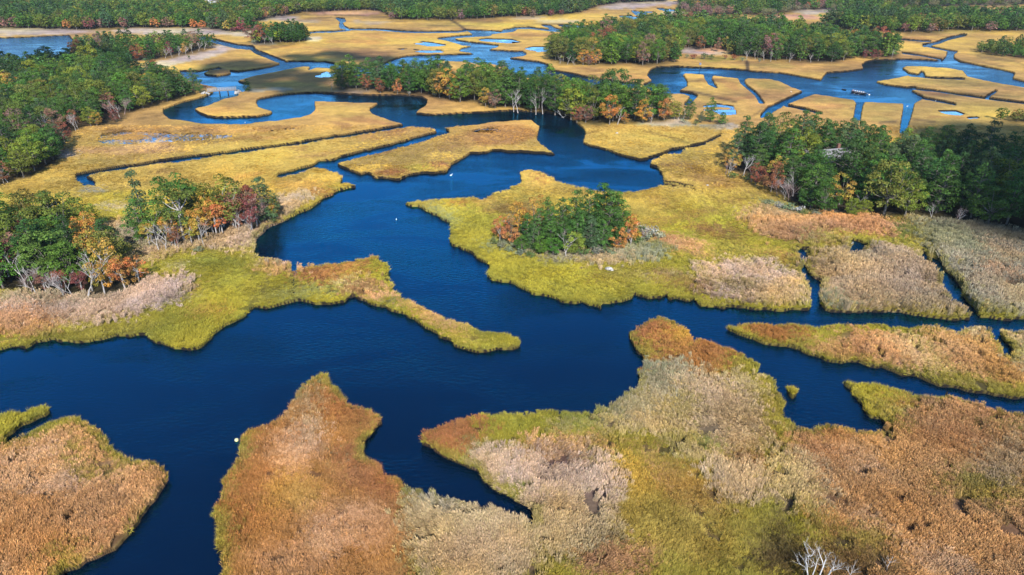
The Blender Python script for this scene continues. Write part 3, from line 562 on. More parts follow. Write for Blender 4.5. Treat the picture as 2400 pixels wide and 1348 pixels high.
ys = np.concatenate([np.linspace(-126, -62, 9), np.arange(-58, 40, 2), np.arange(40, 440, .8), np.arange(440, 1400, 2), np.arange(1400, 1900, 8)])
xs = np.concatenate([np.linspace(-6000, -400, 15)[:-1], np.arange(-400, -60, 5), np.arange(-60, 2462, 2), np.arange(2462, 2800, 5), np.linspace(2800, 8400, 15)])
gx, gyy = np.meshgrid(xs, ys); X, Y = ground(gx, gyy)
jx, jy = shore_jitter(X, Y, gx, np.clip(gyy, -59, 1890)); m = sample(land, np.clip(jx, -399, 2799), jy)
Z = height(m, X, Y) - .42 * sample(pans, np.clip(gx, -399, 2799), np.clip(gyy, -59, 1890))
cv = sample(cover, np.clip(gx, -399, 2799), np.clip(gyy, -59, 1895), ST)
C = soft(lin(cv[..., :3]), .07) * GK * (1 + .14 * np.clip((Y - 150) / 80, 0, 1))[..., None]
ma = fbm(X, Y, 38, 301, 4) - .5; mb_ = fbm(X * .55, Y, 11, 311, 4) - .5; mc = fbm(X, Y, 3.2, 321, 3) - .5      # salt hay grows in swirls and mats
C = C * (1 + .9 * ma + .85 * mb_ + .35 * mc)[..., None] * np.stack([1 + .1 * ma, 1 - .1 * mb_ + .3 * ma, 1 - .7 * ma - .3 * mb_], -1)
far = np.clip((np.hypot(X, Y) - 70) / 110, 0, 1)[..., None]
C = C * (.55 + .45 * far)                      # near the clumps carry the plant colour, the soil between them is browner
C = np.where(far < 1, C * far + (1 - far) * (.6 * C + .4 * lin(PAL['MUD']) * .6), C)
lip = lip_at(X, Y)
mud = np.maximum(np.clip((landz(Y) - .14 - Z + .3 * sample(pans, np.clip(gx, -399, 2799), np.clip(gyy, -59, 1890))) / .14, 0, 1), np.clip((.75 - lip) * 4, 0, 1))[..., None]
C = C * (1 - mud) + np.array([.014, .011, .008]) * mud
nr, nc = gx.shape; idx = np.arange(nr * nc).reshape(nr, nc)
F = np.stack([idx[:-1, :-1], idx[1:, :-1], idx[1:, 1:], idx[:-1, 1:]], -1).reshape(-1, 4)
# drop cells that lie deep under water
keep = (Z.reshape(-1)[F] > -.88).any(1); F = F[keep]
used = np.zeros(nr * nc, bool); used[F.ravel()] = True; remap = np.cumsum(used) - 1
V = np.stack([X, Y, Z], -1).reshape(-1, 3)[used]
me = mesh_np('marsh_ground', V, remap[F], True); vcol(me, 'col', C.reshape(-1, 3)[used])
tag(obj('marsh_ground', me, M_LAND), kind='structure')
bed = MB().poly([(-9000, -200, -.89), (9000, -200, -.89), (9000, 16000, -.89), (-9000, 16000, -.89)], [(0, 1, 2, 3)]).mesh('channel_bed')
tag(obj('channel_bed', bed, mat('channel_mud', .9, (.03, .024, .018))[0]), kind='structure')
wat = MB().poly([(-9000, -200, 0), (9000, -200, 0), (9000, 16000, 0), (-9000, 16000, 0)], [(0, 1, 2, 3)]).mesh('water')
tag(obj('water', wat, M_WATER), kind='structure')

for P in U_PAN + U_POND:
    q = np.array(P, float); c0 = q.mean(0); q = c0 + (q - c0) * 1.02; gx2, gy2 = ground(q[:, 0], q[:, 1], .55)
    tag(obj('pond', MB().poly([(a, b_, .555) for a, b_ in zip(gx2, gy2)], [tuple(range(len(P)))]).mesh('pond'), M_WATER), kind='structure')

# ------------------------------------------------------------------ grass clumps
def tuft(n, rad, hmin, hmax, w, splay, plume, seed):
    r = np.random.default_rng(seed); V = []; F = []; T = []
    for k in range(n):
        a = r.uniform(0, 6.283); d = rad * math.sqrt(r.uniform()); bx, by = d * math.cos(a), d * math.sin(a)
        h = r.uniform(hmin, hmax); la = a + r.normal(0, .9); l = splay * h * r.uniform(.2, 1.0); tx, ty = bx + l * math.cos(la), by + l * math.sin(la)
        fa = r.uniform(0, 6.283); ux, uy = math.cos(fa) * w, math.sin(fa) * w; t = np.array([1, 1, 1]) * r.uniform(.72, 1.28) * np.array([r.uniform(.94, 1.06), 1, r.uniform(.9, 1.1)])
        mx, my, mz = bx + (tx - bx) * .35, by + (ty - by) * .35, h * .6
        n0 = len(V)
        V += [(bx - ux * .6, by - uy * .6, 0), (bx + ux * .6, by + uy * .6, 0), (mx + ux, my + uy, mz), (mx - ux, my - uy, mz), (tx + ux * .25, ty + uy * .25, h), (tx - ux * .25, ty - uy * .25, h)]
        F += [(n0, n0 + 1, n0 + 2, n0 + 3), (n0 + 3, n0 + 2, n0 + 4, n0 + 5)]; T += [t] * 6
        if plume:
            n0 = len(V); q = w * 2.0; px, py = tx + math.cos(la) * .12, ty + math.sin(la) * .12; tp = t * np.array([1.12, 1.08, 1.06])
            vx, vy = -math.sin(fa) * q, math.cos(fa) * q
            V += [(tx - vx * .3, ty - vy * .3, h * .84), (tx + vx * .9, ty + vy * .9, h * .92), (px, py, h * 1.1), (tx - vx * .9, ty - vy * .9, h * .95)]
            F += [(n0, n0 + 1, n0 + 2, n0 + 3)]; T += [tp] * 4
    me = mesh_np('clump', V, F); vcol(me, 'tint', np.clip(T, 0, 2)); return me

def source(name, meshes, m):
    c = bpy.data.collections.new(name)
    for k, me in enumerate(meshes):
        o = bpy.data.objects.new(f'{name}_{chr(97 + k)}', me); me.materials.append(m); c.objects.link(o)
    return c

def scatter(name, P, colr, scl, coll, nvar, rng, tilt=.0, zscl=None, lean=0):
    me = bpy.data.meshes.new(name); n = len(P); me.vertices.add(n); me.vertices.foreach_set('co', np.asarray(P, np.float32).ravel())
    vcol(me, 'col', colr)
    s3 = np.stack([scl, scl, scl if zscl is None else zscl], -1).astype(np.float32)
    a = me.attributes.new('scl', 'FLOAT_VECTOR', 'POINT'); a.data.foreach_set('vector', s3.ravel())
    rt = np.stack([rng.normal(0, tilt, n), rng.normal(0, tilt, n), rng.uniform(0, 6.283, n)], -1).astype(np.float32)
    if lean:
        Pa = np.asarray(P); lx = (fbm(Pa[:, 0], Pa[:, 1], 11, 501, 3) - .5) * 2.2; ly = (fbm(Pa[:, 0], Pa[:, 1], 11, 502, 3) - .5) * 2.2 - .12; lodged = np.clip((fbm(Pa[:, 0], Pa[:, 1], 7, 503, 3) - .56) * 9, 0, 1)
        rt[:, 2] = rng.normal(0, .5, n); rt[:, 0] += lean * (ly + lodged * .9); rt[:, 1] += lean * (lx + lodged * .8 * np.sign(lx)); s3[:, 2] *= (1 - .45 * lodged); me.attributes['scl'].data.foreach_set('vector', s3.ravel())
    a = me.attributes.new('rot', 'FLOAT_VECTOR', 'POINT'); a.data.foreach_set('vector', rt.ravel())
    a = me.attributes.new('pick', 'INT', 'POINT'); a.data.foreach_set('value', rng.integers(0, nvar, n).astype(np.int32))
    o = obj(name, me)
    g = bpy.data.node_groups.new(name + '_scatter', 'GeometryNodeTree')
    g.interface.new_socket('Geometry', in_out='INPUT', socket_type='NodeSocketGeometry'); g.interface.new_socket('Geometry', in_out='OUTPUT', socket_type='NodeSocketGeometry')
    gi = g.nodes.new('NodeGroupInput'); go = g.nodes.new('NodeGroupOutput'); ip = g.nodes.new('GeometryNodeInstanceOnPoints'); ci = g.nodes.new('GeometryNodeCollectionInfo')
    ci.inputs['Collection'].default_value = coll; ci.inputs['Separate Children'].default_value = True; ci.inputs['Reset Children'].default_value = True
    ip.inputs['Pick Instance'].default_value = True
    def na(t, nm):
        q = g.nodes.new('GeometryNodeInputNamedAttribute'); q.data_type = t; q.inputs['Name'].default_value = nm; return q.outputs[0]
    g.links.new(gi.outputs[0], ip.inputs['Points']); g.links.new(ci.outputs[0], ip.inputs['Instance']); g.links.new(na('INT', 'pick'), ip.inputs['Instance Index'])
    g.links.new(na('FLOAT_VECTOR', 'rot'), ip.inputs['Rotation']); g.links.new(na('FLOAT_VECTOR', 'scl'), ip.inputs['Scale']); g.links.new(ip.outputs[0], go.inputs[0])
    md = o.modifiers.new('scatter', 'NODES'); md.node_group = g
    return o

SHORT = source('cordgrass', [tuft(36, .42, .5, 1.0, .036, .9, False, 100 + k) for k in range(5)], M_GRASS)
REEDS = source('reed', [tuft(24, .40, .72, 1.0, .030, .22, True, 200 + k) for k in range(5)], M_GRASS)

def in_woods(px, py):
    m = np.zeros(px.shape, bool)
    for P in WOODS.values():
        P = np.asarray(P, float); xa, ya = P[:, 0], P[:, 1]; xb, yb = np.roll(xa, -1), np.roll(ya, -1); c = np.zeros(px.shape, bool)
        for a, b_, d, e in zip(xa, ya, xb, yb):
            if b_ != e: c ^= ((b_ > py) != (e > py)) & (px < (d - a) * (py - b_) / (e - b_) + a)
        m |= c
    return m

def band(d0, d1, dens, rng):
    n = int(dens * (.7 * (d1 * d1 - d0 * d0) + 116 * (d1 - d0))); d = np.sqrt((d0 + 83) ** 2 + rng.uniform(0, 1, n) * ((d1 + 83) ** 2 - (d0 + 83) ** 2)) - 83; x = rng.uniform(-1, 1, n) * (.7 * d + 58)
    mk = mask_at(x, d); k = (mk > .55) & (lip_at(x, d) > .7); x, d, mk = x[k], d[k], mk[k]
    px, py = project(x, d); jj = np.minimum(d / 70, 1.6)[:, None] * rng.normal(0, 1.1, (len(x), 2)); qx, qy = project(x + jj[:, 0], d + jj[:, 1]); cvv = sample(cover, qx, qy, ST); k = (cvv[:, 3] > .25) & ~in_woods(px, py)
    return x[k], d[k], mk[k], px[k], py[k], cvv[k]

def plants(d0, d1, dens, rng, wide=False):
    x, y, mk, px, py, cvv = band(d0, d1, dens, rng); n = len(x); h = cvv[:, 3].copy(); c = soft(lin(cvv[:, :3]))
    # a greener fringe grows along the water's edge
    fr = np.ones(n)
    for a in range(8): fr = np.minimum(fr, mask_at(x + .9 * math.cos(a * .785), y + .9 * math.sin(a * .785)))
    g = np.clip(1 - fr * 2, 0, 1) * np.clip((fbm(x, y, 7, 91) - .38) * 5, 0, 1) * .6
    g = np.where(py < 430, g * .3, g)
    c = c * (1 - g[:, None]) + lin(np.array([160, 150, 62]))[None] * g[:, None]
    v = .8 + .4 * fbm(x, y, 1.5, 21, 3); u = fbm(x, y, 5, 25, 3) - .5
    mh = fbm(x, y, 16, 411, 4) - .5; c = c * (1 + .5 * mh)[:, None] * np.stack([1 + .1 * mh, 1 + 0 * mh, 1 - .4 * mh], -1)
    c = c * v[:, None] * np.stack([1 + .3 * u, 1 + .12 * u, 1 - .3 * u], -1) * rng.uniform(.82, 1.18, n)[:, None]
    low = np.clip((np.hypot(x, y) - 95) / 60, 0, 1); h = np.where(h < 1, h * (1 - .6 * low), h); c = c * (1 - .0 * low[:, None])
    h *= (.55 + .9 * fbm(x, y, 4.5, 33, 4)) * rng.uniform(.8, 1.2, n)
    # gaps, trampled holes
    hole = fbm(x, y, 2.2, 55, 3) > np.where(py > 730, .285, .25)
    z = height(mk, x, y)
    return x[hole], y[hole], z[hole] - .03, c[hole] * GK * 1.2 * (1 + .1 * np.clip((y[hole] - 130) / 60, 0, 1))[:, None], h[hole], fr[hole]

r1 = np.random.default_rng(5)
A = [plants(40, 75, 19.0, r1), plants(75, 115, 13.0, r1), plants(115, 200, 5.5, r1), plants(200, 250, 2.2, r1)]
x, y, z, c, h, fr = [np.concatenate([q[i] for q in A]) for i in range(6)]
tall = (h > 1.02) & (r1.uniform(0, 1, len(h)) < np.clip((h - .8) / .4, 0, 1)); P = np.stack([x, y, z], -1)
o = scatter('reed_bed_grass', P[tall], c[tall], r1.uniform(.45, .8, tall.sum()) * (1 + .3 * (P[tall, 1] > 115)), REEDS, 5, r1, .1, np.clip(h[tall] * .85, .6, 1.8), .6); tag(o, 'tall pale tan reeds standing densely on the marsh', 'reeds', kind='stuff')
s = ~tall
o = scatter('cordgrass_meadow_grass', P[s], c[s], r1.uniform(.45, .75, s.sum()) * np.where(y[s] > 115, 1.25, 1), SHORT, 5, r1, .16, np.clip(h[s] * .68, .12, 1.0), .45); tag(o, 'yellow green and russet cordgrass covering the marsh', 'grass', kind='stuff')
print('grass', tall.sum(), s.sum())
# ------------------------------------------------------------------ trees
def branch(mb, p, d, L, r, depth, rng, tips, bend=.35, kids=(2, 3), seg=5, ratio=.68):
    pts = [Vector(p)]; rad = [r]; n = 4; q = Vector(p); dd = Vector(d).normalized()
    for i in range(n):
        dd = (dd + Vector((rng.uniform(-1, 1), rng.uniform(-1, 1), rng.uniform(-.4, .8))) * bend * .5).normalized(); q = q + dd * (L / n); pts.append(q.copy()); rad.append(r * (1 - .6 * (i + 1) / n))
    mb.tube(pts, rad, seg if depth > 0 else 4, False)
    if depth == 0: tips.append(q.copy()); return
    for k in range(rng.randint(*kids)):
        t = rng.uniform(.45, 1.0); i = min(int(t * n), n - 1); b = pts[i].lerp(pts[i + 1], t * n - i)
        az = rng.uniform(0, 6.283); nd = (dd + Vector((math.cos(az), math.sin(az), rng.uniform(-.1, .5))) * rng.uniform(.6, 1.2)).normalized()
        branch(mb, b, nd, L * ratio * rng.uniform(.75, 1.2), r * .55, depth - 1, rng, tips, bend, kids, seg, ratio)
    branch(mb, q, dd, L * ratio, r * .42, depth - 1, rng, tips, bend, kids, seg, ratio)

def leaves(clumps, nper, size, rng, flat=.45, jit=.55, kind='oak'):
    """clumps: (centre, radii). Leaf sprays spread over each clump and through it"""
    V = []; T = []
    for (c, r, shade) in clumps:
        n = max(6, int(nper * (r[0] * r[2]) / .8)); u = rng.normal(size=(n, 3)); u /= np.linalg.norm(u, axis=1)[:, None]
        u[:, 2] = np.where(u[:, 2] < -.35, -u[:, 2] * .8, u[:, 2]); rr = rng.uniform(.6, 1.05, n) ** .55
        pos = np.array(c) + u * np.array(r) * rr[:, None]
        nor = u / np.array(r); nor /= np.linalg.norm(nor, axis=1)[:, None]; nor = nor + rng.normal(0, jit, (n, 3)); nor[:, 2] += flat; nor /= np.linalg.norm(nor, axis=1)[:, None]
        a = np.cross(nor, rng.normal(size=(n, 3))); a /= np.linalg.norm(a, axis=1)[:, None] + 1e-9; b = np.cross(nor, a)
        s = size * rng.uniform(.6, 1.35, n)[:, None]; e = rng.uniform(.5, .95, n)[:, None]
        V.append(np.stack([pos - a * s, pos - b * s * e * .8 + nor * s * .15, pos + a * s * .9, pos + b * s * e], 1))
        t = rng.uniform(.74, 1.26, n); T.append(np.repeat(np.stack([t * rng.uniform(.9, 1.12, n), t, t * rng.uniform(.85, 1.1, n)], -1) * np.ones(3) * shade, 4, 0))
    V = np.concatenate(V).reshape(-1, 3); F = np.arange(len(V)).reshape(-1, 4); me = mesh_np('crown', V, F); vcol(me, 'tint', np.clip(np.concatenate(T), 0, 2)); return me

def make_pine(seed, H=10, far=False, lean=.3, spire=False):
    rng = random.Random(seed); nr = np.random.default_rng(seed); mb = MB()
    tx, ty = rng.uniform(-1, 1) * lean, rng.uniform(-1, 1) * lean; P = [(tx * (i / 5) ** 1.5 * 1.5, ty * (i / 5) ** 1.5 * 1.5, -.4 + (H * .93 + .4) * i / 5) for i in range(6)]
    mb.tube(P, [.2, .17, .14, .11, .07, .03], 6, False); cl = []
    top = H; base = H * rng.uniform(.07, .16); R = rng.uniform(2.8, 3.5) if not spire else 1.7
    lev = 8 if not spire else 9
    for i in range(lev):
        t = (i + .5) / lev; z = base + (top - base) * t; prof = (1 - t) ** .55 * (.55 + .75 * min(1, t * 3)) if not spire else (1 - t * .86)
        k = max(2, int(round((11 if not spire else 5) * prof + rng.uniform(-.6, 1))))
        a0 = rng.uniform(0, 6.283)
        for j in range(k):
            a = a0 + 6.283 * j / k + rng.uniform(-.4, .4); d = R * prof * (rng.uniform(.8, 1.05) if j % 3 else rng.uniform(.3, .6)); zz = z + rng.uniform(-.45, .5) + d * .05
            s = t * 5 * .93; ax = tx * (t) ** 1.5 * 1.5; ay = ty * t ** 1.5 * 1.5; c = (ax + d * math.cos(a), ay + d * math.sin(a), zz)
            r = rng.uniform(.62, 1.08) * (1.0 - .15 * t); cl.append((c, (r, r, r * rng.uniform(.6, .85)), rng.uniform(.58, 1.3)))
            if not far: mb.tube([(ax, ay, zz - d * .35), ((ax + c[0]) / 2, (ay + c[1]) / 2, zz - d * .1), c], [.07, .05, .02], 4, False)
    cl.append(((tx * 1.5, ty * 1.5, top - .2), (.75, .75, .7), 1.1))
    return leaves(cl, 110 if not far else 20, .165 if not far else .38, nr, .6, .35), mb.mesh('trunk')

def make_oak(seed, H=9, far=False, sparse=1.0, mottle=False, open_=False):
    rng = random.Random(seed); nr = np.random.default_rng(seed); mb = MB(); tips = []
    th = H * rng.uniform(.25, .36); mb.tube([(0, 0, -.4), (rng.uniform(-.15, .15), rng.uniform(-.15, .15), th * .6), (rng.uniform(-.3, .3), rng.uniform(-.3, .3), th)], [.2, .16, .13], 6, False)
    top = Vector(mb.v[-1]); R = H * (rng.uniform(.38, .46) if not open_ else rng.uniform(.27, .33)); cz = H * (.48 if not open_ else .66); cl = []
    if open_: th = H * .5; mb = MB(); mb.tube([(0, 0, -.4), (rng.uniform(-.2, .2), rng.uniform(-.2, .2), th * .6), (rng.uniform(-.4, .4), rng.uniform(-.4, .4), th)], [.2, .16, .12], 6, False); top = Vector(mb.v[-1])
    n = int(62 * sparse)
    for i in range(n):
        u = Vector((rng.gauss(0, 1), rng.gauss(0, 1), rng.gauss(0, 1))).normalized(); u.z = max(u.z, -.9)
        q = rng.uniform(.78, 1.0) if i % 4 else rng.uniform(.3, .7); c = Vector((u.x * R * q, u.y * R * q, cz + u.z * ((H - cz) if u.z > 0 else cz * .8) * q * .92))
        r = rng.uniform(.65, 1.12) * (H / 9); cl.append((tuple(c), (r, r, r * rng.uniform(.6, .85)), rng.uniform(.58, 1.32) if not mottle else np.array(rng.choice([(1, 1, 1), (.8, .98, .8), (.62, .86, .62), (1.1, .86, .8), (.78, .68, .7), (1.05, 1.12, 1)])) * rng.uniform(.75, 1.15)))
        if i % 3 == 0 and not far: mb.tube([tuple(top), tuple(top.lerp(c, .5) + Vector((0, 0, -.25))), tuple(c)], [.09, .06, .02], 4, False)
    return leaves(cl, 100 if not far else 16, .155 if not far else .38, nr, .4, .45), mb.mesh('trunk')

def make_bare(seed, H=8, depth=3, kids=(2, 3), r=.16):
    rng = random.Random(seed); mb = MB(); tips = []
    branch(mb, (0, 0, -.4), (rng.uniform(-.15, .15), rng.uniform(-.15, .15), 1), H * .45, r, depth, rng, tips, .4, kids, 5, .66)
    return mb.mesh('trunk'), tips

def make_shrub(seed, far=False):
    rng = random.Random(seed); nr = np.random.default_rng(seed); mb = MB(); cl = []
    for i in range(9):
        a = rng.uniform(0, 6.283); d = rng.uniform(0, 1.1); c = (d * math.cos(a), d * math.sin(a), rng.uniform(.5, 1.3)); r = rng.uniform(.5, .8)
        cl.append((c, (r, r, r * .8), rng.uniform(.8, 1.2))); mb.tube([(d * .2 * math.cos(a), d * .2 * math.sin(a), -.2), c], [.05, .02], 4, False)
    return leaves(cl, 40, .17, nr, .4, .7), mb.mesh('stems')

LIB = {'pine_tree': [make_pine(k, random.Random(k).uniform(9.2, 10.8)) for k in range(9)], 'oak_tree': [make_oak(40 + k, random.Random(k).uniform(8.2, 9.6)) for k in range(8)],
       'maple_tree': [make_oak(80 + k, 7.6, sparse=.8, mottle=True) for k in range(5)], 'open_oak': [make_oak(60 + k, 9, sparse=.62, open_=True) for k in range(4)], 'open_maple': [make_oak(70 + k, 8, sparse=.6, mottle=True, open_=True) for k in range(4)], 'shrub': [make_shrub(120 + k) for k in range(4)], 'cedar_tree': [make_pine(160 + k, 9, spire=True) for k in range(2)]}
BARE = [make_bare(200 + k, 8.0, 3) for k in range(6)]; TWIGS = [make_bare(230 + k, 6.5, 4, (2, 4), .13) for k in range(4)]
for k, v in LIB.items():
    for cr, tr in v: cr.materials.append(M_LEAF); tr.materials.append(M_BARK if not k.startswith('open') else M_DEAD)
for tr, _ in BARE: tr.materials.append(M_DEAD)
for tr, _ in TWIGS: tr.materials.append(M_TWIG)

LK = .70
TINT = {  # what the leaves look like: words, display colour
 'pine_tree': [('dark green', (60, 84, 46)), ('deep green', (72, 98, 50)), ('mid green', (88, 112, 54)), ('grey green', (88, 106, 72)), ('yellow green', (114, 128, 52))],
 'oak_tree': [('leafy dark green', (70, 94, 44)), ('fresh green', (92, 118, 50)), ('olive green', (112, 116, 54)), ('yellowish green', (136, 136, 56)), ('bronze green', (124, 112, 58))],
 'maple_tree': [('golden orange', (204, 152, 76)), ('orange', (206, 134, 82)), ('rust red', (158, 98, 74)), ('crimson', (138, 80, 78)), ('mauve brown', (146, 112, 100)), ('amber yellow', (192, 160, 76))],
 'shrub': [('grey green', (126, 134, 104)), ('dull green', (96, 112, 64)), ('pale silver', (168, 168, 150)), ('rusty', (150, 92, 62))],
 'cedar_tree': [('dark green', (64, 88, 50)), ('sparse green', (84, 104, 66))]}
TREES = []      # dicts: wood, kind, x, y, h, tint index, variant
def put(wood, kind, px, py, h, ti=None, variant=None, fat=1.0, special=None):
    x, y = ground(px, py, .4); TREES.append(dict(wood=wood, kind=kind, x=float(x), y=float(y), px=px, py=py, h=h, ti=ti, var=variant, fat=fat, special=special))

def inside(P, px, py):
    c = False; n = len(P)
    for i in range(n):
        (ax, ay), (bx, by) = P[i], P[(i + 1) % n]
        if ((ay > py) != (by > py)) and px < (bx - ax) * (py - ay) / (by - ay) + ax: c = not c
    return c

# single trees that can be told apart in the photograph: px, py of the foot, height, kind, tint
SPEC = [
 ('grove','maple_tree',214,596,8.4,0),('grove','maple_tree',222,640,8.2,5),('grove','maple_tree',262,664,7.8,5),('grove','maple_tree',296,684,6.6,1),('grove','maple_tree',330,672,5.8,1),('grove','maple_tree',246,690,6.4,0),
 ('grove','maple_tree',52,640,7.2,4),('grove','maple_tree',22,650,7.4,3),('grove','maple_tree',60,600,7.0,3),('grove','maple_tree',150,688,4.2,2),('grove','maple_tree',110,690,4.0,4),('grove','maple_tree',196,692,4.2,3),('grove','oak_tree',180,668,7.8,1),
 ('grove','oak_tree',8,676,7.0,1),('grove','oak_tree',130,664,7.8,1),('grove','oak_tree',250,642,8.2,4),
 ('mixed','cedar_tree',346,545,11.5,1),('mixed','pine_tree',338,566,7.8,2),('mixed','oak_tree',372,566,6.0,3),('mixed','oak_tree',432,562,8.6,2),('mixed','maple_tree',405,574,5.6,5),('mixed','oak_tree',428,540,9.0,1),('mixed','maple_tree',500,548,8.6,0),('mixed','maple_tree',468,566,6.2,5),
 ('mixed','maple_tree',522,546,7.6,1),('mixed','oak_tree',548,540,8.8,2),('mixed','maple_tree',578,536,8.8,3),('mixed','maple_tree',556,548,5.0,2),('mixed','maple_tree',604,534,7.4,4),('mixed','pine_tree',622,522,8.6,3),('mixed','maple_tree',634,520,6.0,5),('mixed','maple_tree',642,516,4.6,0),('mixed','maple_tree',508,552,6.6,1),('mixed','maple_tree',486,556,5.8,1),('mixed','maple_tree',592,544,6.0,3),('mixed','maple_tree',450,572,5.0,5),('mixed','oak_tree',525,534,9.2,3),('mixed','maple_tree',566,538,8.4,4),('mixed','oak_tree',470,536,8.4,3),
 ('mixed','maple_tree',352,578,4.4,5),('mixed','maple_tree',412,580,3.6,2),
 ('island','maple_tree',1196,573,5.8,1),('island','maple_tree',1176,566,5.4,1),('island','maple_tree',1216,556,7.4,5),('island','maple_tree',1256,548,8.2,0),('island','maple_tree',1470,574,6.6,1),('island','maple_tree',1447,590,4.8,1),('island','maple_tree',1480,566,4.6,0),
 ('island','pine_tree',1424,574,13.2,2),('island','pine_tree',1408,560,13.6,1),('island','pine_tree',1442,566,12.2,2),('island','pine_tree',1376,566,12.2,1),('island','pine_tree',1350,582,9.6,2),('island','pine_tree',1384,590,8.6,3),('island','pine_tree',1316,566,10.2,1),
 ('island','pine_tree',1290,584,9.4,2),('island','pine_tree',1320,592,8.4,1),('island','pine_tree',1262,574,8.6,2),('island','pine_tree',1248,590,6.6,3),('island','pine_tree',1348,562,11.8,2),('island','pine_tree',1236,572,7.2,1),('island','pine_tree',1410,590,7.2,2),('island','pine_tree',1284,558,10.0,2),('island','pine_tree',1440,582,8.2,1),
 ('island','oak_tree',1266,598,4.4,1),('island','oak_tree',1296,600,4.0,1),('island','oak_tree',1346,598,4.4,3),('island','oak_tree',1222,594,4.2,1),('island','shrub',1400,602,2.6,0),('island','shrub',1370,604,2.4,1),
 ('east','maple_tree',1806,452,6.8,2),('east','maple_tree',1770,436,5.4,2),('east','oak_tree',1932,502,7.4,0),('east','oak_tree',1898,492,5.4,0),('east','oak_tree',1996,508,3.8,3),('east','oak_tree',2022,508,3.4,3),('east','maple_tree',1966,482,7.2,5),('east','maple_tree',1712,402,5.4,0),('east','oak_tree',2120,508,7.2,3),('east','maple_tree',1820,424,6.0,5),
 ('strip','maple_tree',860,214,6.4,2),('strip','maple_tree',892,220,5.4,2),('strip','maple_tree',932,222,5.4,1),('strip','maple_tree',1428,294,9.2,0),('strip','maple_tree',1506,290,7.4,0),('strip','maple_tree',1556,284,6.4,1),('strip','maple_tree',1352,288,4.4,2),('strip','maple_tree',1372,290,5.6,4),
 ('strip','maple_tree',1464,294,4.0,1),('strip','maple_tree',1138,252,6.6,5),('strip','maple_tree',1160,256,6.6,4),('strip','pine_tree',1664,288,7.4,2),('strip','pine_tree',1612,283,6.4,2),('strip','pine_tree',1690,293,3.4,2),('strip','pine_tree',1538,262,8.6,2),('strip','oak_tree',1580,282,5.6,3),('strip','pine_tree',1642,290,3.6,3),
 ('west','maple_tree',260,268,7.0,4),('west','maple_tree',135,318,7.4,4),('west','maple_tree',178,304,6.2,2),('west','maple_tree',128,342,6.4,4),('west','maple_tree',152,338,6.4,2),('west','oak_tree',36,400,8.8,3),('west','oak_tree',82,402,8.2,3),('west','oak_tree',56,418,7.0,2),('west','maple_tree',10,432,5.0,2),('west','oak_tree',336,256,6.6,3),
 ('west','oak_tree',214,298,6.0,3),('west','maple_tree',228,298,4.6,5),('west','maple_tree',274,288,4.0,3),('west','pine_tree',440,222,6.0,4),('west','pine_tree',468,220,5.2,2),('west','pine_tree',580,216,4.6,1),
 ('knoll','maple_tree',1560,118,7.6,5),('knoll','maple_tree',1600,118,6.8,4),('knoll','maple_tree',1640,118,7.4,2),('knoll','maple_tree',1680,122,6.6,4),('knoll','maple_tree',1506,154,9.4,4),('knoll','maple_tree',1470,126,9.0,2),('knoll','maple_tree',1380,155,5.4,4),('knoll','maple_tree',1396,154,7.4,0),('knoll','maple_tree',1366,154,7.2,0),
 ('knoll','maple_tree',2026,139,4.4,3),('knoll','maple_tree',2044,140,4.4,3),('knoll','maple_tree',2058,140,4.0,2),('knoll','maple_tree',1868,124,8.0,5),('knoll','maple_tree',1700,118,7.0,5),
 ('point','maple_tree',370,116,8.0,3),('point','maple_tree',400,131,7.0,3),('point','maple_tree',350,136,6.4,3),('point','maple_tree',300,132,6.0,1),('point','maple_tree',192,128,7.0,5),('point','maple_tree',432,128,5.4,0),
]
BOOST = {'mixed': 1.28, 'grove': 1.15, 'strip': 1.25, 'east': 1.2, 'knoll': 1.2, 'west': 1.15, 'island': .98}
for w_, k_, a_, b_, h_, t_ in SPEC: put(w_, k_, a_, b_, h_ * (BOOST.get(w_, 1) if k_ != 'maple_tree' else 1 + .5 * (BOOST.get(w_, 1) - 1)), t_, special=True, fat=(.78 if w_ == 'island' and k_ == 'pine_tree' else .82 if k_ == 'maple_tree' else 1))
# bare and weathered trees
SNAG = [('grove',240,520+50,6.0),('grove',62,676,8.4),('grove',90,694,6.2),('grove',150,696,6.6),('grove',176,700,5.6),('grove',206,702,8.6),('grove',120,690,6.4),('grove',216,682,8.4),('mixed',330,572,4.2),('mixed',374,590,6.0),('mixed',390,588,7.4),('mixed',402,578,5.4),('mixed',480,580,6.8),
        ('mixed',400,548,8.4),('mixed',560,548,6.0),('mixed',516,548,6.0),('mixed',612,530,5.6),('mixed',588,546,5.0),('island',1170,570,5.0),('island',1184,562,6.6),('island',1326,604,5.6),('island',1478,580,5.4),('east',1706,416,5.4),('east',1742,414,7.4),('east',1838,470,5.2),('east',1858,462,6.8),
        ('east',2012,500,5.0),('east',2180,520,5.0),('east',2238,528,4.4),('strip',1214,264,9.8),('strip',1272,266,10.4),('strip',1256,268,8.6),('strip',1204,262,7.6),('strip',1446,294,7.4),('strip',1474,262,10.0),('strip',1588,284,6.0),('strip',1600,285,5.0),('strip',1524,292,5.0),('strip',776,214,4.0),
        ('west',178,308,6.6),('west',184,306,6.4),('west',128,318,8.6),('west',282,280,7.4),('west',490,226,4.2),('west',20,430,5.6),('knoll',1312,152,5.4),('knoll',1330,153,5.4),('knoll',1346,154,4.4),('knoll',1806,146,6.4),('knoll',1850,147,5.6),('knoll',1900,148,5.2),('knoll',1750,140,6),('knoll',1770,141,5.6),('knoll',1790,143,6.0),('knoll',2090,138,5.2),
        ('point',420,134,6.4),('point',436,130,6.6),('point',452,126,6.6),('point',466,121,6.4),('point',480,118,5.8),('point',404,136,6.4),('point',388,138,6.4),('point',496,112,4.4),('hummock',620,104,6.0),('hummock',640,104,5.0)]
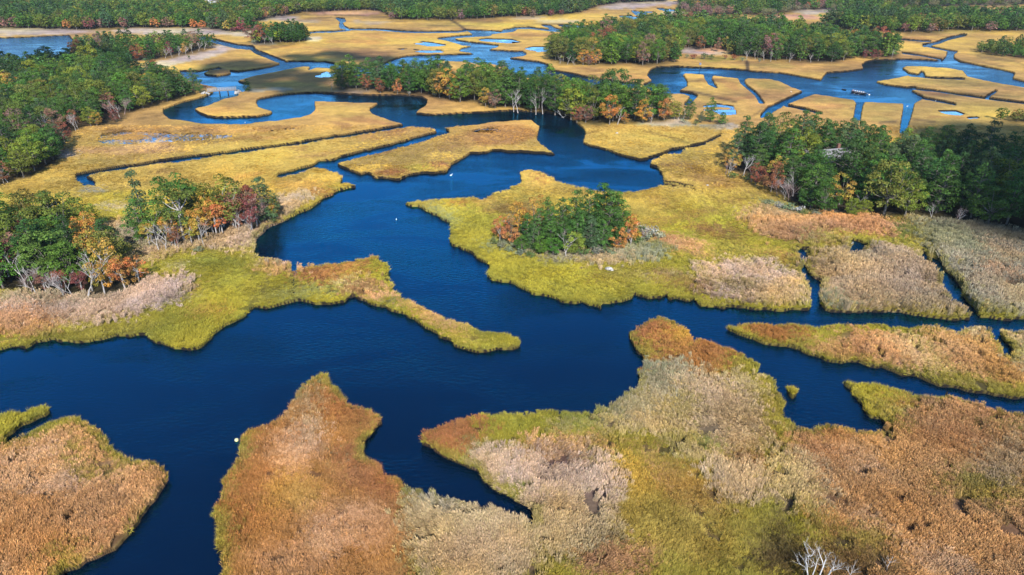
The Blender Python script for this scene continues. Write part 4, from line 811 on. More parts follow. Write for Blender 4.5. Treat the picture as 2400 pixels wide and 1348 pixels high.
for w_, a_, b_, h_ in SNAG: put(w_, 'dead_tree', a_, b_, h_, 0, special=True)
for (w_, a_, b_, h_) in [('grove',76,694,6.4),('grove',108,686,6.0),('grove',156,690,5.4),('east',1822,462,6.0),('east',1846,474,6.4),('east',1760,430,5.0),('east',2236,526,4.4),('east',1700,412,4.0),('strip',1526,290,5.0),('west',270,276,7.4),('west',292,270,6.6),('west',120,332,7.0),('mixed',420,584,5.0),('mixed',590,540,7.6),('island',1502,566,3.4)]:
    put(w_, 'dead_tree', a_, b_, h_, 1, special=True)
for w_, a_, b_, h_, t_ in [('island',1160,574,1.8,1),('island',1176,584,1.8,0),('island',1196,592,1.7,0),('island',1218,602,1.7,0),('island',1240,604,1.6,1),('island',1506,552,2.6,2),('island',1528,556,2.6,2),('island',1546,560,2.0,2),('island',1494,556,2.8,1),('island',1516,566,2.2,0),('island',1490,576,2.0,1),('island',1425,600,2.0,0),
                           ('east',1800,486,2.0,0),('east',1822,492,2.0,2),('east',1850,496,2.2,0),('east',1872,500,2.0,2),('east',1908,508,1.8,0),('east',1716,420,2.2,1),('east',1754,424,2.0,1),('strip',1020,228,1.6,2),('strip',960,224,1.6,2),('strip',1600,290,1.8,0),('strip',1630,294,1.6,1),
                           ('knoll',1650,140,3.6,1),('knoll',1626,140,3.0,3),('knoll',1668,141,3.0,1),('knoll',1720,142,3.4,3),('knoll',1610,138,2.4,0),('knoll',1740,145,2.4,0),('knoll',1700,140,2.4,3),('knoll',1780,147,2.2,0),('hummock',596,105,3.0,0),('hummock',702,92,2.4,1),('point',444,139,2.0,1),('east',1882,506,1.6,1),('mixed',470,592,1.4,0),('mixed',640,524,1.6,1)]:
    put(w_, 'shrub', a_, b_, h_, t_, special=True)

SPACE = {'west': 5.4, 'grove': 4.6, 'mixed': 5.5, 'island': 4.4, 'east': 5.3, 'strip': 5.0, 'knoll': 6.2, 'point': 6.0, 'hummock': 4.6, 'edge': 6.0, 'thicket': 4.5}
MIX = {'west': (.55, .42, .03), 'grove': (.28, .64, .08), 'mixed': (.3, .6, .1), 'island': (1, 0, 0), 'east': (.8, .2, 0), 'strip': (.62, .36, .02), 'knoll': (.4, .58, .02), 'point': (.3, .6, .1), 'hummock': (.5, .45, .05), 'edge': (.4, .55, .05), 'thicket': (.3, .6, .1)}
HT = {'west': (8, 12.5), 'grove': (8.5, 12.5), 'mixed': (6, 8), 'island': (8, 10), 'east': (8.5, 13.8), 'strip': (10, 15), 'knoll': (9.5, 14.5), 'point': (7, 10.5), 'hummock': (8, 11.5), 'edge': (6, 8.2), 'thicket': (4, 5.6)}
tr_rng = random.Random(99)
HOUSE_PX = (1938, 396)
for w_, P in WOODS.items():
    if w_ in ('mixed', 'island'): continue
    g = [ground(a, b, .4) for a, b in P]; x0, x1 = min(q[0] for q in g), max(q[0] for q in g); y0, y1 = min(q[1] for q in g), max(q[1] for q in g)
    acc = [(t['x'], t['y']) for t in TREES if t['wood'] == w_ and t['kind'] not in ('shrub',)]; sp = SPACE[w_]; fails = 0
    grid = {}
    for q in acc: grid.setdefault((int(q[0] // sp), int(q[1] // sp)), []).append(q)
    target = int((x1 - x0) * (y1 - y0) / (sp * sp) * 9)
    for _ in range(target):
        x, y = tr_rng.uniform(x0, x1), tr_rng.uniform(y0, y1); px, py = [float(v) for v in project(x, y, .4)]
        if not inside(P, px, py) or abs(px - 1200) > 1330: continue
        if w_ == 'east' and ((abs(px - HOUSE_PX[0]) < 34 and 388 < py < 416) or (abs(px - 1880) < 14 and 382 < py < 404)): continue
        gi = (int(x // sp), int(y // sp))
        if any((x - a) ** 2 + (y - b) ** 2 < (sp * tr_rng.uniform(.8, 1.1)) ** 2 for i in (-1, 0, 1) for j in (-1, 0, 1) for a, b in grid.get((gi[0] + i, gi[1] + j), [])): continue
        grid.setdefault(gi, []).append((x, y)); u = tr_rng.random(); mx = MIX[w_]
        pine_patch = fbm(np.array([x]), np.array([y]), 28, 63)[0] - .5
        k = 'pine_tree' if u < mx[0] + pine_patch * .9 else ('oak_tree' if u < 1 - mx[2] else 'maple_tree')
        h = tr_rng.uniform(*HT[w_]) * (.92 if k != 'pine_tree' else 1)
        if w_ == 'east' and abs(px - HOUSE_PX[0]) < 18 and 416 <= py < 462: h *= .62
        put(w_, k, px, py, h)
for t in TREES:
    n = len(TINT.get(t['kind'], [0]))
    if t['ti'] is None:
        if t['kind'] == 'pine_tree': t['ti'] = tr_rng.choices(range(5), (2, 4, 3, 2, 1.2))[0]
        elif t['kind'] == 'oak_tree': t['ti'] = tr_rng.choices(range(5), (3, 4, 3, 1.6, 1))[0]
        elif t['kind'] == 'maple_tree': t['ti'] = tr_rng.choices(range(6), (.6, .3, 1.2, .1, 2, 1.2))[0]
        else: t['ti'] = 0
    t['d'] = math.hypot(t['x'], t['y'], 60); t['size'] = t['h'] / t['d']
cnt = {}
for t in TREES: cnt[t['kind']] = cnt.get(t['kind'], 0) + 1
print('trees', cnt, {w: sum(t['wood'] == w for t in TREES) for w in WOODS})

LIMIT = {'pine_tree': 300, 'oak_tree': 300}
single, mass = [], []
for k in cnt:
    vis = lambda t: -15 < t['px'] < 2415
    mass += [t for t in TREES if t['kind'] == k and not vis(t)]
    L = sorted([t for t in TREES if t['kind'] == k and vis(t)], key=lambda t: -(t['size'] * (1.6 if t['special'] else 1)))
    n = LIMIT.get(k, 300); single += L[:n]; mass += L[n:]

# ---- words for each tree
PLACE = {'west': 'the wood by the footbridge', 'grove': 'the western autumn grove', 'mixed': 'the small mixed grove', 'island': 'the marsh island grove', 'east': 'the wood around the house',
         'strip': 'the long central wood', 'knoll': 'the far wooded knoll', 'point': 'the far western point', 'hummock': 'the small round hummock', 'edge': 'the far eastern hummock', 'thicket': 'the dark eastern thicket'}
def ordw(n):
    small = 'first second third fourth fifth sixth seventh eighth ninth tenth eleventh twelfth'.split()
    if n <= 12: return small[n - 1]
    return f"{n}{'th' if 10 <= n % 100 <= 20 else {1: 'st', 2: 'nd', 3: 'rd'}.get(n % 10, 'th')}"
KW = {'pine_tree': 'pine', 'oak_tree': 'oak', 'maple_tree': 'maple', 'shrub': 'shrub', 'cedar_tree': 'spire pine', 'dead_tree': 'snag'}
GRP = {'pine_tree': 'pines', 'oak_tree': 'oaks', 'maple_tree': 'autumn maples', 'shrub': 'shrubs', 'cedar_tree': 'spire pines', 'dead_tree': 'bare dead trees'}
for w_ in WOODS:
    rows = {}
    L = [t for t in single if t['wood'] == w_]
    if not L: continue
    for t in L:
        t['tw'] = TINT[t['kind']][t['ti']][0] if t['kind'] in TINT else ('bleached bare', 'twiggy mauve')[t['ti']]
    bins = {}
    for t in L: bins.setdefault((t['kind'], t['tw']), []).append(t)
    for (k, tw), Q in bins.items():
        Q.sort(key=lambda t: t['px'])
        short = PLACE[w_]; inn = 'on' if w_ in ('knoll', 'point', 'hummock', 'edge') else 'in'
        for i, t in enumerate(Q):
            if len(Q) == 1: t['label'] = f"only {tw} {KW[k]} {inn} {short}"
            else: t['label'] = f"{tw} {KW[k]} {inn} {short}, {ordw(i + 1)} such from the left"

def tint_of(t, r):
    c = lin(TINT[t['kind']][t['ti']][1]) * LK
    if t['kind'] in ('pine_tree', 'oak_tree'): c = c * np.array([.87, 1.04, .86])
    return c * np.array([r.uniform(.88, 1.14), r.uniform(.9, 1.1), r.uniform(.85, 1.15)])
r3 = random.Random(3)
for t in single:
    k = t['kind']; z = float(landz(t['y'])) - .04; rz = r3.uniform(0, 6.283)
    if k == 'dead_tree':
        me = (BARE, TWIGS)[t['ti']][r3.randrange(len((BARE, TWIGS)[t['ti']]))][0]; s = t['h'] / max(v.co.z for v in me.vertices)
        o = obj('dead_tree', me, None, None, (t['x'], t['y'], z)); o.scale = (s, s, s); o.rotation_euler = (0, 0, rz); tag(o, t['label'], 'dead tree', f"{GRP[k]} in {PLACE[t['wood']]}")
        continue
    root = thing(k, t['label'], {'pine_tree': 'pine tree', 'oak_tree': 'oak tree', 'maple_tree': 'maple tree', 'shrub': 'shrub', 'cedar_tree': 'pine tree', 'dead_tree': 'dead tree'}[k], (t['x'], t['y'], z), rz, f"{GRP[k]} in {PLACE[t['wood']]}")
    kk = {'oak_tree': 'open_oak', 'maple_tree': 'open_maple'}.get(k, k) if (t['wood'] == 'mixed' or (t['special'] and t['wood'] == 'grove' and k == 'maple_tree')) else k
    cr, tr = LIB[kk][r3.randrange(len(LIB[kk]))]
    H = {'shrub': 1.8}.get(k) or max(v.co.z for v in tr.vertices) * 1.06; s = t['h'] / H
    w = s * t['fat'] * r3.uniform(.9, 1.12)
    if k in ('pine_tree', 'oak_tree') and not t['special']: w = max(w, .85)
    root.scale = (w, w, s)
    o = bpy.data.objects.new('trunk' if k != 'shrub' else 'stems', tr); COL.objects.link(o); o.parent = root
    o = bpy.data.objects.new('crown', cr); COL.objects.link(o); o.parent = root; c = tint_of(t, r3); o.color = (*c, 1)

# ---- the rest of the woods and the far forests
FARLIB = {'pine_tree': [make_pine(300 + k, 9.5, True) for k in range(5)], 'oak_tree': [make_oak(330 + k, 9, True) for k in range(5)]}
def far_src(name, k):
    ms = []
    for cr, tr in FARLIB[k]:
        bm = bmesh.new(); bm.from_mesh(cr); n = len(bm.faces); lay = bm.verts.layers.float_color.get('tint')
        n0 = len(bm.verts); bm.from_mesh(tr); bm.verts.ensure_lookup_table()
        for v in bm.verts[n0:]: v[lay] = (.9, .9, .9, 1)
        for f in list(bm.faces)[n:]: f.material_index = 1
        me = bpy.data.meshes.new(name); bm.to_mesh(me); bm.free(); me.materials.append(M_LEAFI); me.materials.append(M_BARK); ms.append(me)
    c = bpy.data.collections.new(name)
    for i, me in enumerate(ms): c.objects.link(bpy.data.objects.new(f'{name}_{chr(97 + i)}', me))
    return c
SRC = {k: far_src('far_' + k, k) for k in FARLIB}
pts = {'pine_tree': [], 'oak_tree': []}
for t in mass: pts['pine_tree' if t['kind'] == 'pine_tree' else 'oak_tree'].append((t['x'], t['y'], t['h'], tint_of(t, r3)))
rf = np.random.default_rng(17)
FAR_GAP = [(500, 16, 16, 12), (572, 28, 8, 8)]
for fi, P in enumerate(FAR):
    pp = np.asarray(P, float); gx_, gy_ = ground(pp[:, 0], pp[:, 1], .4); sp = 7.0
    nx = int((gx_.max() - gx_.min()) / sp); ny = int((gy_.max() - gy_.min()) / sp); ii, jj = np.meshgrid(np.arange(nx), np.arange(ny))
    x = (gx_.min() + (ii + rf.uniform(.05, .95, ii.shape)) * sp).ravel(); y = (gy_.min() + (jj + rf.uniform(.05, .95, jj.shape)) * sp).ravel()
    px, py = project(x, y, .4); k = np.zeros(x.shape, bool); xa, ya = pp[:, 0], pp[:, 1]; xb, yb = np.roll(xa, -1), np.roll(ya, -1)
    for a, b_, d, e in zip(xa, ya, xb, yb):
        if b_ != e: k ^= ((b_ > py) != (e > py)) & (px < (d - a) * (py - b_) / (e - b_) + a)
    k &= np.abs(px - 1200) < 1300
    for (cx, cy, rx, ry) in FAR_GAP: k &= ~((np.abs(px - cx) < rx) & (py > cy - 5) & (py < cy + ry))
    x, y, px, py = x[k], y[k], px[k], py[k]; patchy = fbm(x, y, 60, 77, 3); col_n = fbm(x, y, 25, 88, 2)
    for a, b_, p_, q_, ppx, ppy in zip(x, y, patchy, col_n, px, py):
        u = rf.uniform(); shrubby = fi == 2
        if u < .2 + (p_ - .5) * 2: tt = dict(kind='pine_tree', ti=int(rf.integers(0, 4)), h=rf.uniform(10, 14))
        elif u < .95 and q_ < .68: tt = dict(kind='oak_tree', ti=int(rf.choice(5, p=[.3, .35, .2, .07, .08])), h=rf.uniform(9.5, 13))
        else: tt = dict(kind='maple_tree', ti=int(rf.choice(6, p=[.03, .04, .13, .05, .65, .1])), h=rf.uniform(7, 10))
        c = tint_of(tt, r3)
        if shrubby and rf.uniform() < .6: tt['h'] *= .55; c = c * .4 + lin((150, 136, 112)) * LK * .6
        pts['pine_tree' if tt['kind'] == 'pine_tree' else 'oak_tree'].append((a, b_, tt['h'], c))
# crimson and orange maples along the far forest edge
for a_, b_, h_, ti in [(500,67,6.0,3),(516,69,9.5,3),(566,76,9.0,3),(548,76,4,3),(366,67,8.5,1),(455,67,7.5,1),(476,69,7.0,1),(395,66,9,4),(1292,39,7,3),(1316,37,6,3),(60,64,8,4),(160,70,8,1),(535,74,8,5),(660,38,7,1),(1250,42,7,4),(1080,47,9,4),(1148,42,8,4),(920,45,7,4),(935,46,7,2),(2320,75,8,4),(2180,78,7,4),(2120,72,7,5)]:
    x, y = ground(a_, b_, .4); pts['oak_tree'].append((float(x), float(y), h_, tint_of(dict(kind='maple_tree', ti=ti), r3) * 1.05))
for k, nm in (('pine_tree', 'distant_pine_forest'), ('oak_tree', 'distant_oak_forest')):
    L = pts[k]; Pn = np.array([(a, b_, .66) for a, b_, h, c in L]); hs = np.array([h for *_, h, c in L]) / 9.3
    o = scatter(nm, Pn, np.array([c for *_, c in L]), np.maximum(hs * rf.uniform(.9, 1.15, len(L)), .6), SRC[k], 5, rf, .02, hs)
    tag(o, 'dark pines of the far forest along the top edge of the marsh' if k == 'pine_tree' else 'broad leaved crowns of the far forest along the top edge of the marsh', 'forest', kind='stuff')
print('single', len(single), 'mass', len(mass), {k: len(v) for k, v in pts.items()})
SUN_EL, SUN_AZ = math.radians(37), math.radians(7)      # sun stands behind the camera, a little to its right
LD = Vector((-math.sin(SUN_AZ) * math.cos(SUN_EL), math.cos(SUN_AZ) * math.cos(SUN_EL), -math.sin(SUN_EL)))   # direction the light travels
# ------------------------------------------------------------------ small things on the marsh
def at(px, py, z=0.0):
    x, y = ground(px, py, z); return Vector((float(x), float(y), z))
LZ = .68
def pmat(name, c, r=.6, n=0.12, sc=6.0):
    m, nt, b = mat(name, r); tc = node(nt, 'ShaderNodeTexCoord'); q = node(nt, 'ShaderNodeTexNoise', Scale=sc, Detail=4.0); nt.links.new(tc.outputs['Object'], q.inputs['Vector'])
    rr = nt.nodes.new('ShaderNodeValToRGB'); nt.links.new(q.outputs[0], rr.inputs[0])
    rr.color_ramp.elements[0].position = .3; rr.color_ramp.elements[1].position = .7
    rr.color_ramp.elements[0].color = (*[max(0, v * (1 - n * 2)) for v in c], 1); rr.color_ramp.elements[1].color = (*[min(1, v * (1 + n)) for v in c], 1)
    nt.links.new(rr.outputs[0], b.inputs['Base Color']); return m
M_WOODW = pmat('weathered_planks', (.33, .31, .295), .8); M_DARKW = pmat('dark_wet_wood', (.06, .05, .045), .7); M_STONE = pmat('pale_stone', (.4, .375, .34), .9, .3, 2.0)
M_HULL = pmat('black_hull_paint', (.02, .022, .03), .4); M_WHITE = pmat('white_feathers', (.85, .85, .84), .7, .03); M_SHIRT = pmat('white_cloth', (.82, .82, .84), .8, .05); M_SKIN = pmat('skin', (.5, .31, .22), .6, .05)
M_PINK = pmat('faded_pink_cloth', (.55, .3, .3), .8, .1); M_NAVY = pmat('navy_cloth', (.03, .035, .06), .8, .1); M_SHING = pmat('grey_shingles', (.22, .21, .21), .85, .25, 5.0); M_CLAP = pmat('cedar_clapboard', (.36, .33, .3), .8, .2, 4.0)
M_GLASS, _n, _b = mat('window_glass', .08, (.02, .025, .03), .5); M_BRICK = pmat('dark_brick', (.2, .1, .07), .9, .3, 8); M_TRIM = pmat('white_trim', (.78, .78, .76), .6, .04); M_DECK = pmat('tan_deck', (.62, .48, .36), .8, .2)
M_NEST = pmat('nest_sticks', (.12, .095, .08), .95, .4, 9); M_BEAK = pmat('orange_bill', (.6, .28, .05), .5); M_YEL = pmat('faded_yellow_plastic', (.72, .66, .32), .5, .2)

# footbridge
a = at(488, 223, 0); b = at(556, 219, 0); mid = (a + b) / 2; L = (b - a).length; ang = math.atan2(b.y - a.y, b.x - a.x)
t = thing('footbridge', 'pale wooden footbridge with railings crossing the narrow channel on dark piers', 'bridge', (mid.x, mid.y, 0), ang)
mb = MB()
for i in range(int(L / .25)): mb.box((-L / 2 + .125 + i * .25, 0, 1.72), (.235, 2.2, .07))
obj('deck', mb.mesh('deck'), M_WOODW, t)
for s in (-1, 1):
    mb = MB().box((0, s * .85, 1.6), (L, .16, .2)); obj('girder', mb.mesh('girder'), M_WOODW, t)
    mb = MB()
    for i in range(12): mb.box((-L / 2 + .3 + i * (L - .6) / 11, s * 1.04, 2.22), (.1, .1, 1.05))
    for z in (2.1, 2.42, 2.76): mb.box((0, s * 1.1, z), (L, .06, .12))
    obj('railing', mb.mesh('railing'), M_WOODW, t)
for k in (-.1, .19):
    mb = MB()
    for s in (-.7, .7): mb.tube([(k * L, s, -.8), (k * L, s, 1.5)], [.22, .2], 8)
    mb.box((k * L, 0, 1.42), (.3, 1.9, .18)); obj('pier', mb.mesh('pier'), M_DARKW, t)
for s in (-1, 1):
    mb = MB(); rr = random.Random(4 + s)
    for i in range(26): mb.blob((s * (L / 2 + rr.uniform(-.6, 3.0 if s < 0 else 1.4)), rr.uniform(-1.8, 1.8), rr.uniform(.1, 1.2)), (rr.uniform(.3, .7), rr.uniform(.3, .6), rr.uniform(.25, .5)), 7, 5, .14)
    obj('abutment', mb.mesh('abutment'), M_STONE, t)

# nesting platforms and posts
p = at(1435, 189, LZ); t = thing('nesting_platform', 'tall dark nesting platform with a flat top on the far marsh', 'nest platform', p)
obj('pole', MB().tube([(0, 0, -.5), (0, 0, 3.2)], [.3, .18], 8).mesh('pole'), M_DARKW, t); obj('platform', MB().box((0, 0, 3.22), (2.2, 1.4, .12)).box((.9, 0, 2.55), (.9, .12, .12)).mesh('platform'), M_DARKW, t)
mb = MB(); rr = random.Random(2)
for i in range(40): q = rr.uniform(0, 6.28); d = rr.uniform(.2, .75); mb.tube([(d * math.cos(q) - .4 * math.sin(q), d * math.sin(q) + .4 * math.cos(q), 3.3 + rr.uniform(0, .3)), (d * math.cos(q) + .4 * math.sin(q), d * math.sin(q) - .4 * math.cos(q), 3.33 + rr.uniform(0, .3))], [.03, .02], 4)
obj('nest', mb.mesh('nest'), M_NEST, t)
p = at(1640, 159, LZ); t = thing('nesting_box', 'small bluish nest box on a post at the far water edge', 'nest box', p)
obj('pole', MB().tube([(0, 0, -.4), (0, 0, 1.5)], [.11, .1], 8).mesh('pole'), M_DARKW, t); obj('box', MB().box((0, 0, 1.95), (.9, .8, .9)).box((0, 0, 2.45), (1.2, 1.1, .1)).mesh('box'), pmat('blue_grey_paint', (.2, .22, .3), .6), t)
p = at(1426, 187, LZ); tag(obj('post', MB().tube([(0, 0, -.4), (.02, .03, .9), (.05, .03, 1.5)], [.16, .15, .13], 7).mesh('post'), M_DARKW, None, p), 'short dark post standing beside the tall nesting platform', 'post')

# skinned figures
def skinned(name, verts, edges, radii, m, sub=1, root=0):
    me = bpy.data.meshes.new(name); me.from_pydata(verts, edges, []); o = bpy.data.objects.new(name, me); COL.objects.link(o)
    md = o.modifiers.new('s', 'SKIN'); me.skin_vertices[0].data[root].use_root = True
    for v, r in zip(me.skin_vertices[0].data, radii): v.radius = (r, r)
    s = o.modifiers.new('d', 'SUBSURF'); s.levels = sub; s.render_levels = sub
    dg = bpy.context.evaluated_depsgraph_get(); nm = bpy.data.meshes.new_from_object(o.evaluated_get(dg)); bpy.data.objects.remove(o); nm.name = name
    nm.polygons.foreach_set('use_smooth', [True] * len(nm.polygons)); nm.materials.clear(); nm.materials.append(m); return nm
BODY = [(0, 0, .08), (0, -.02, .3), (0, -.05, .52), (0, -.05, .64), (0, -.03, .78), (0, -.04, .88), (.1, -.03, .06), (.13, .38, .14), (.13, .5, -.28), (-.1, -.03, .06), (-.13, .38, .14), (-.13, .5, -.28),
        (.19, -.05, .52), (.25, .08, .28), (.2, .34, .3), (.2, .44, .31), (-.19, -.05, .52), (-.25, .08, .28), (-.2, .34, .3), (-.2, .44, .31)]
BE = [(0, 1), (1, 2), (2, 3), (3, 4), (4, 5), (0, 6), (6, 7), (7, 8), (0, 9), (9, 10), (10, 11), (2, 12), (12, 13), (13, 14), (14, 15), (2, 16), (16, 17), (17, 18), (18, 19)]
BR = [.15, .14, .16, .06, .1, .08, .1, .075, .05, .1, .075, .05, .07, .05, .035, .035, .07, .05, .035, .035]
body_me = skinned('body', BODY, BE, BR, M_SKIN)
SH = [0, 1, 2, 12, 13, 16, 17]; shirt_v = [BODY[i] for i in SH]; shirt_me = skinned('shirt', shirt_v, [(0, 1), (1, 2), (2, 3), (3, 4), (2, 5), (5, 6)], [.19, .18, .19, .1, .075, .1, .075], M_SHIRT)
shirt2_me = shirt_me.copy(); shirt2_me.materials.clear(); shirt2_me.materials.append(M_PINK)
trou_me = skinned('trousers', [BODY[i] for i in (0, 6, 7, 8, 9, 10, 11)], [(0, 1), (1, 2), (2, 3), (0, 4), (4, 5), (5, 6)], [.19, .13, .1, .07, .13, .1, .07], M_NAVY)
hair_me = MB().blob((0, -.06, .86), (.115, .125, .1), 10, 6).mesh('hair', True); hair_me.materials.append(pmat('brown_hair', (.06, .04, .03), .7))

# long rowing boat with its crew
pa, pb = at(1993, 215.5, 0), at(2031, 222.5, 0); v = pb - pa; bl = v.length; bang = math.atan2(v.y, v.x)
def hull(L, B, D, n=14):
    mb = MB(); prof = [(-1, .0), (-.86, -.45), (-.5, -.85), (0, -1.0), (.5, -.85), (.86, -.45), (1, 0)]; inn = [(.9, 0), (.76, -.4), (.42, -.72), (0, -.8), (-.42, -.72), (-.76, -.4), (-.9, 0)]
    ring = []
    for i in range(n + 1):
        s = -1 + 2 * i / n; w = max(.04, (1 - abs(s) ** 2.4)) * B / 2; sheer = D * (.55 + .35 * s * s); r = []
        for (u, z) in prof + inn: r.append((s * L / 2 * (1 if u in (1, -1, .9, -.9) else .96), u * w, sheer + z * D * .9 * (1 - .3 * s * s)))
        ring.append(len(mb.v)); mb.v += r
    k = len(prof) + len(inn)
    for i in range(n):
        for j in range(k): mb.f.append((ring[i] + j, ring[i + 1] + j, ring[i + 1] + (j + 1) % k, ring[i] + (j + 1) % k))
    for q in (ring[0], ring[-1]): mb.f.append(tuple(q + j for j in range(k)))
    return mb.mesh('hull', True)
boat = thing('rowing_boat', 'long black rowing boat carrying a white shirted crew on the blue channel', 'boat', ((pa.x + pb.x) / 2, (pa.y + pb.y) / 2, .02), bang)
obj('hull', hull(bl, 1.9, .75), M_HULL, boat)
for i in range(6): obj('seat', MB().box((-bl / 2 + 1.15 + i * (bl - 2.2) / 5.6, 0, .42), (.26, 1.45, .05)).mesh('seat'), M_WOODW, boat)
for i in range(6):
    lx = -bl / 2 + 1.15 + i * (bl - 2.2) / 5.6; wx = boat.location.x + lx * math.cos(bang); wy = boat.location.y + lx * math.sin(bang)
    lab = ['person in a faded pink top sitting alone at the dark stern of the boat', 'second person from the stern, white shirt, seated in the rowing boat', 'third person from the stern, white shirt, seated in the rowing boat',
           'fourth person from the stern, white shirt, seated in the rowing boat', 'fifth person from the stern, white shirt, seated in the rowing boat', 'white shirted person seated at the bow end of the rowing boat'][i]
    r = obj('person', body_me, None, None, (wx, wy, .5)); r.rotation_euler = (0, 0, bang + math.pi / 2); tag(r, lab, 'person', 'crew of the rowing boat')
    for nm, me in (('shirt', shirt2_me if i == 0 else shirt_me), ('trousers', trou_me), ('hair', hair_me)): obj(nm, me, None, r)
for i, s in ((1, 1), (2, -1), (3, 1), (4, -1), (5, 1)):
    lx = -bl / 2 + 1.15 + i * (bl - 2.2) / 5.6; c, q = math.cos(bang), math.sin(bang); f = lambda x, y: (boat.location.x + x * c - y * q, boat.location.y + x * q + y * c)
    A0, B0 = f(lx + .38, s * .1), f(lx + .5, s * 2.6); o = obj('oar', MB().tube([(*A0, .84), (*B0, .1)], [.03, .03], 5).mesh('oar_shaft'), M_WOODW)
    o2 = obj('blade', MB().box((B0[0], B0[1], .08), (.5, .14, .03), bang + s * 1.5).mesh('blade'), M_TRIM, o); tag(o, f'pale oar held by the {["", "second", "third", "fourth", "fifth", "bow"][i]} rower of the black boat', 'oar', 'oars of the rowing boat')
p = at(1978, 210.5); d = thing('dinghy', 'small empty dark dinghy floating ahead of the crewed rowing boat', 'boat', (p.x, p.y, .02), bang - .1)
obj('hull', hull(2.8, 1.1, .42), M_HULL, d); obj('seat', MB().box((0, 0, .26), (.22, .9, .04)).mesh('seat'), M_DARKW, d)
p = at(2037, 223); tag(obj('float', MB().blob((0, 0, .15), (.34, .34, .3), 12, 8).mesh('float', True), M_TRIM, None, p), 'small white float on the water just off the rowing boat', 'float')
p = at(555, 1033); b_ = thing('buoy', 'faded yellow round buoy floating beside the brown marsh tongue', 'buoy', p)
obj('ball', MB().blob((0, 0, .12), (.27, .27, .27), 16, 10).mesh('ball', True), M_YEL, b_); obj('ring', MB().tube([(0, 0, .37), (0, 0, .46)], [.05, .04], 8).mesh('ring'), M_DARKW, b_)

# birds
def bird_mesh(swim=True, k=1.0):
    if swim: V = [(-.34, 0, .16), (-.15, 0, .12), (.12, 0, .12), (.26, 0, .2), (.3, 0, .42), (.36, 0, .5), (.47, 0, .47)]; R = [.03, .13, .14, .07, .04, .055, .02]
    else: V = [(-.3, 0, .45), (-.1, 0, .5), (.12, 0, .56), (.2, 0, .72), (.16, 0, .86), (.22, 0, .94), (.36, 0, .92)]; R = [.03, .1, .09, .035, .03, .04, .012]
    V = [(a * k, b * k, c * k) for a, b, c in V]; return skinned('bird', V, [(i, i + 1) for i in range(6)], [r * k for r in R], M_WHITE, 1, 2)
for i, (px, py, sw, k, lab) in enumerate([(1057, 412, True, 1.1, 'large white bird swimming below the spear shaped island'), (929, 515.5, True, .7, 'small white bird afloat in the middle of the blue channel'), (1854, 218, False, 1.0, 'white wading bird on the golden marsh left of the boat'),
        (2192, 240, False, 1.0, 'white wading bird on marsh beside the eastern side creek'), (2126, 250, True, .9, 'white bird afloat in the straight eastern creek'), (1997, 572, True, .8, 'white bird at the edge of the dark reed pool'), (575, 290.5, False, .8, 'white wading bird below the bend of the western channel')]):
    p = at(px, py, 0 if sw else LZ); o = obj('bird', bird_mesh(sw, k), None, None, p); o.rotation_euler = (0, 0, i * 1.3 + .4); tag(o, lab, 'bird', 'white birds of the marsh')
    obj('bill', MB().tube([(.46 * k if sw else .34 * k, 0, (.47 if sw else .92) * k), ((.56 if sw else .5) * k, 0, (.45 if sw else .89) * k)], [.02 * k, .006 * k], 6).mesh('bill'), M_BEAK, o)
    if not sw:
        for s in (-1, 1): obj('leg', MB().tube([(0, s * .05 * k, .45 * k), (.02 * k, s * .05 * k, .2 * k), (0, s * .05 * k, -.05)], [.014, .012, .012], 5).mesh('leg'), M_DARKW, o)

# boulders and driftwood
for px, py, r, lab in [(1427, 630, .85, 'pale flat boulder on the marsh below the island grove'), (1434, 633, .4, 'small pale stone lying against the flat boulder'), (1446, 312, .55, 'pale stone on the marsh below the central wood'), (1658, 434, .4, 'small pale stone in the marsh west of the dark wood')]:
    p = at(px, py, LZ + .1); rr = random.Random(px); mb = MB().blob((0, 0, 0), (r, r * .6, r * .45), 12, 8, .12); tag(obj('boulder', mb.mesh('boulder', True), M_STONE, None, p), lab, 'boulder')
mb = MB(); rg = random.Random(8); tips = []
p0 = at(1298, 258, 1.2); p1 = at(1322, 277, .15); dv = (p1 - p0)
mb.tube([(0, 0, 0), dv * .5 + Vector((0, 0, .25)), dv], [.2, .15, .05], 6)
for k in range(7): q = dv * rg.uniform(.35, .95); branch(mb, q, (rg.uniform(-1, 1), rg.uniform(-1, .3), rg.uniform(-.1, .6)), rg.uniform(1.2, 2.4), .06, 1, rg, tips, .4, (1, 2), 4)
tag(obj('fallen_tree', mb.mesh('fallen_tree'), M_PALE, None, p0), 'bleached fallen tree lying from the central wood into the dark water', 'fallen tree')

# the white dead tree in the foreground, and smaller snags
def snag(px, py, pts_sets, m, lab, h=1.0):
    base = at(px, py, .42); mb = MB(); rgn = random.Random(px); tp = []; sx = (base.y * CP + (CAMH - .42) * SP) / FPX; cz = sx / (CP + (674 - py) / FPX * SP); sx *= .78; cz *= .78
    for pts, r0, r1 in pts_sets:
        P = [((a - px) * sx, dy, (py - b) * cz) for a, b, dy in pts]; n = len(P); mb.tube(P, [(r0 + (r1 - r0) * i / (n - 1)) * .62 for i in range(n)], 6)
        for i in range(max(1, n // 2), n):
            for _ in range(2):
                q = Vector(P[i]); dq = Vector(P[i]) - Vector(P[i - 1]); dq = dq.normalized() + Vector((rgn.uniform(-1, 1), rgn.uniform(-1, 1), rgn.uniform(-.2, .8))); branch(mb, q, dq, rgn.uniform(.25, .7), .014, 1, rgn, tp, .5, (1, 2), 4)
    t = obj('dead_tree', mb.mesh('dead_tree', True), m, None, base); return tag(t, lab, 'dead tree')
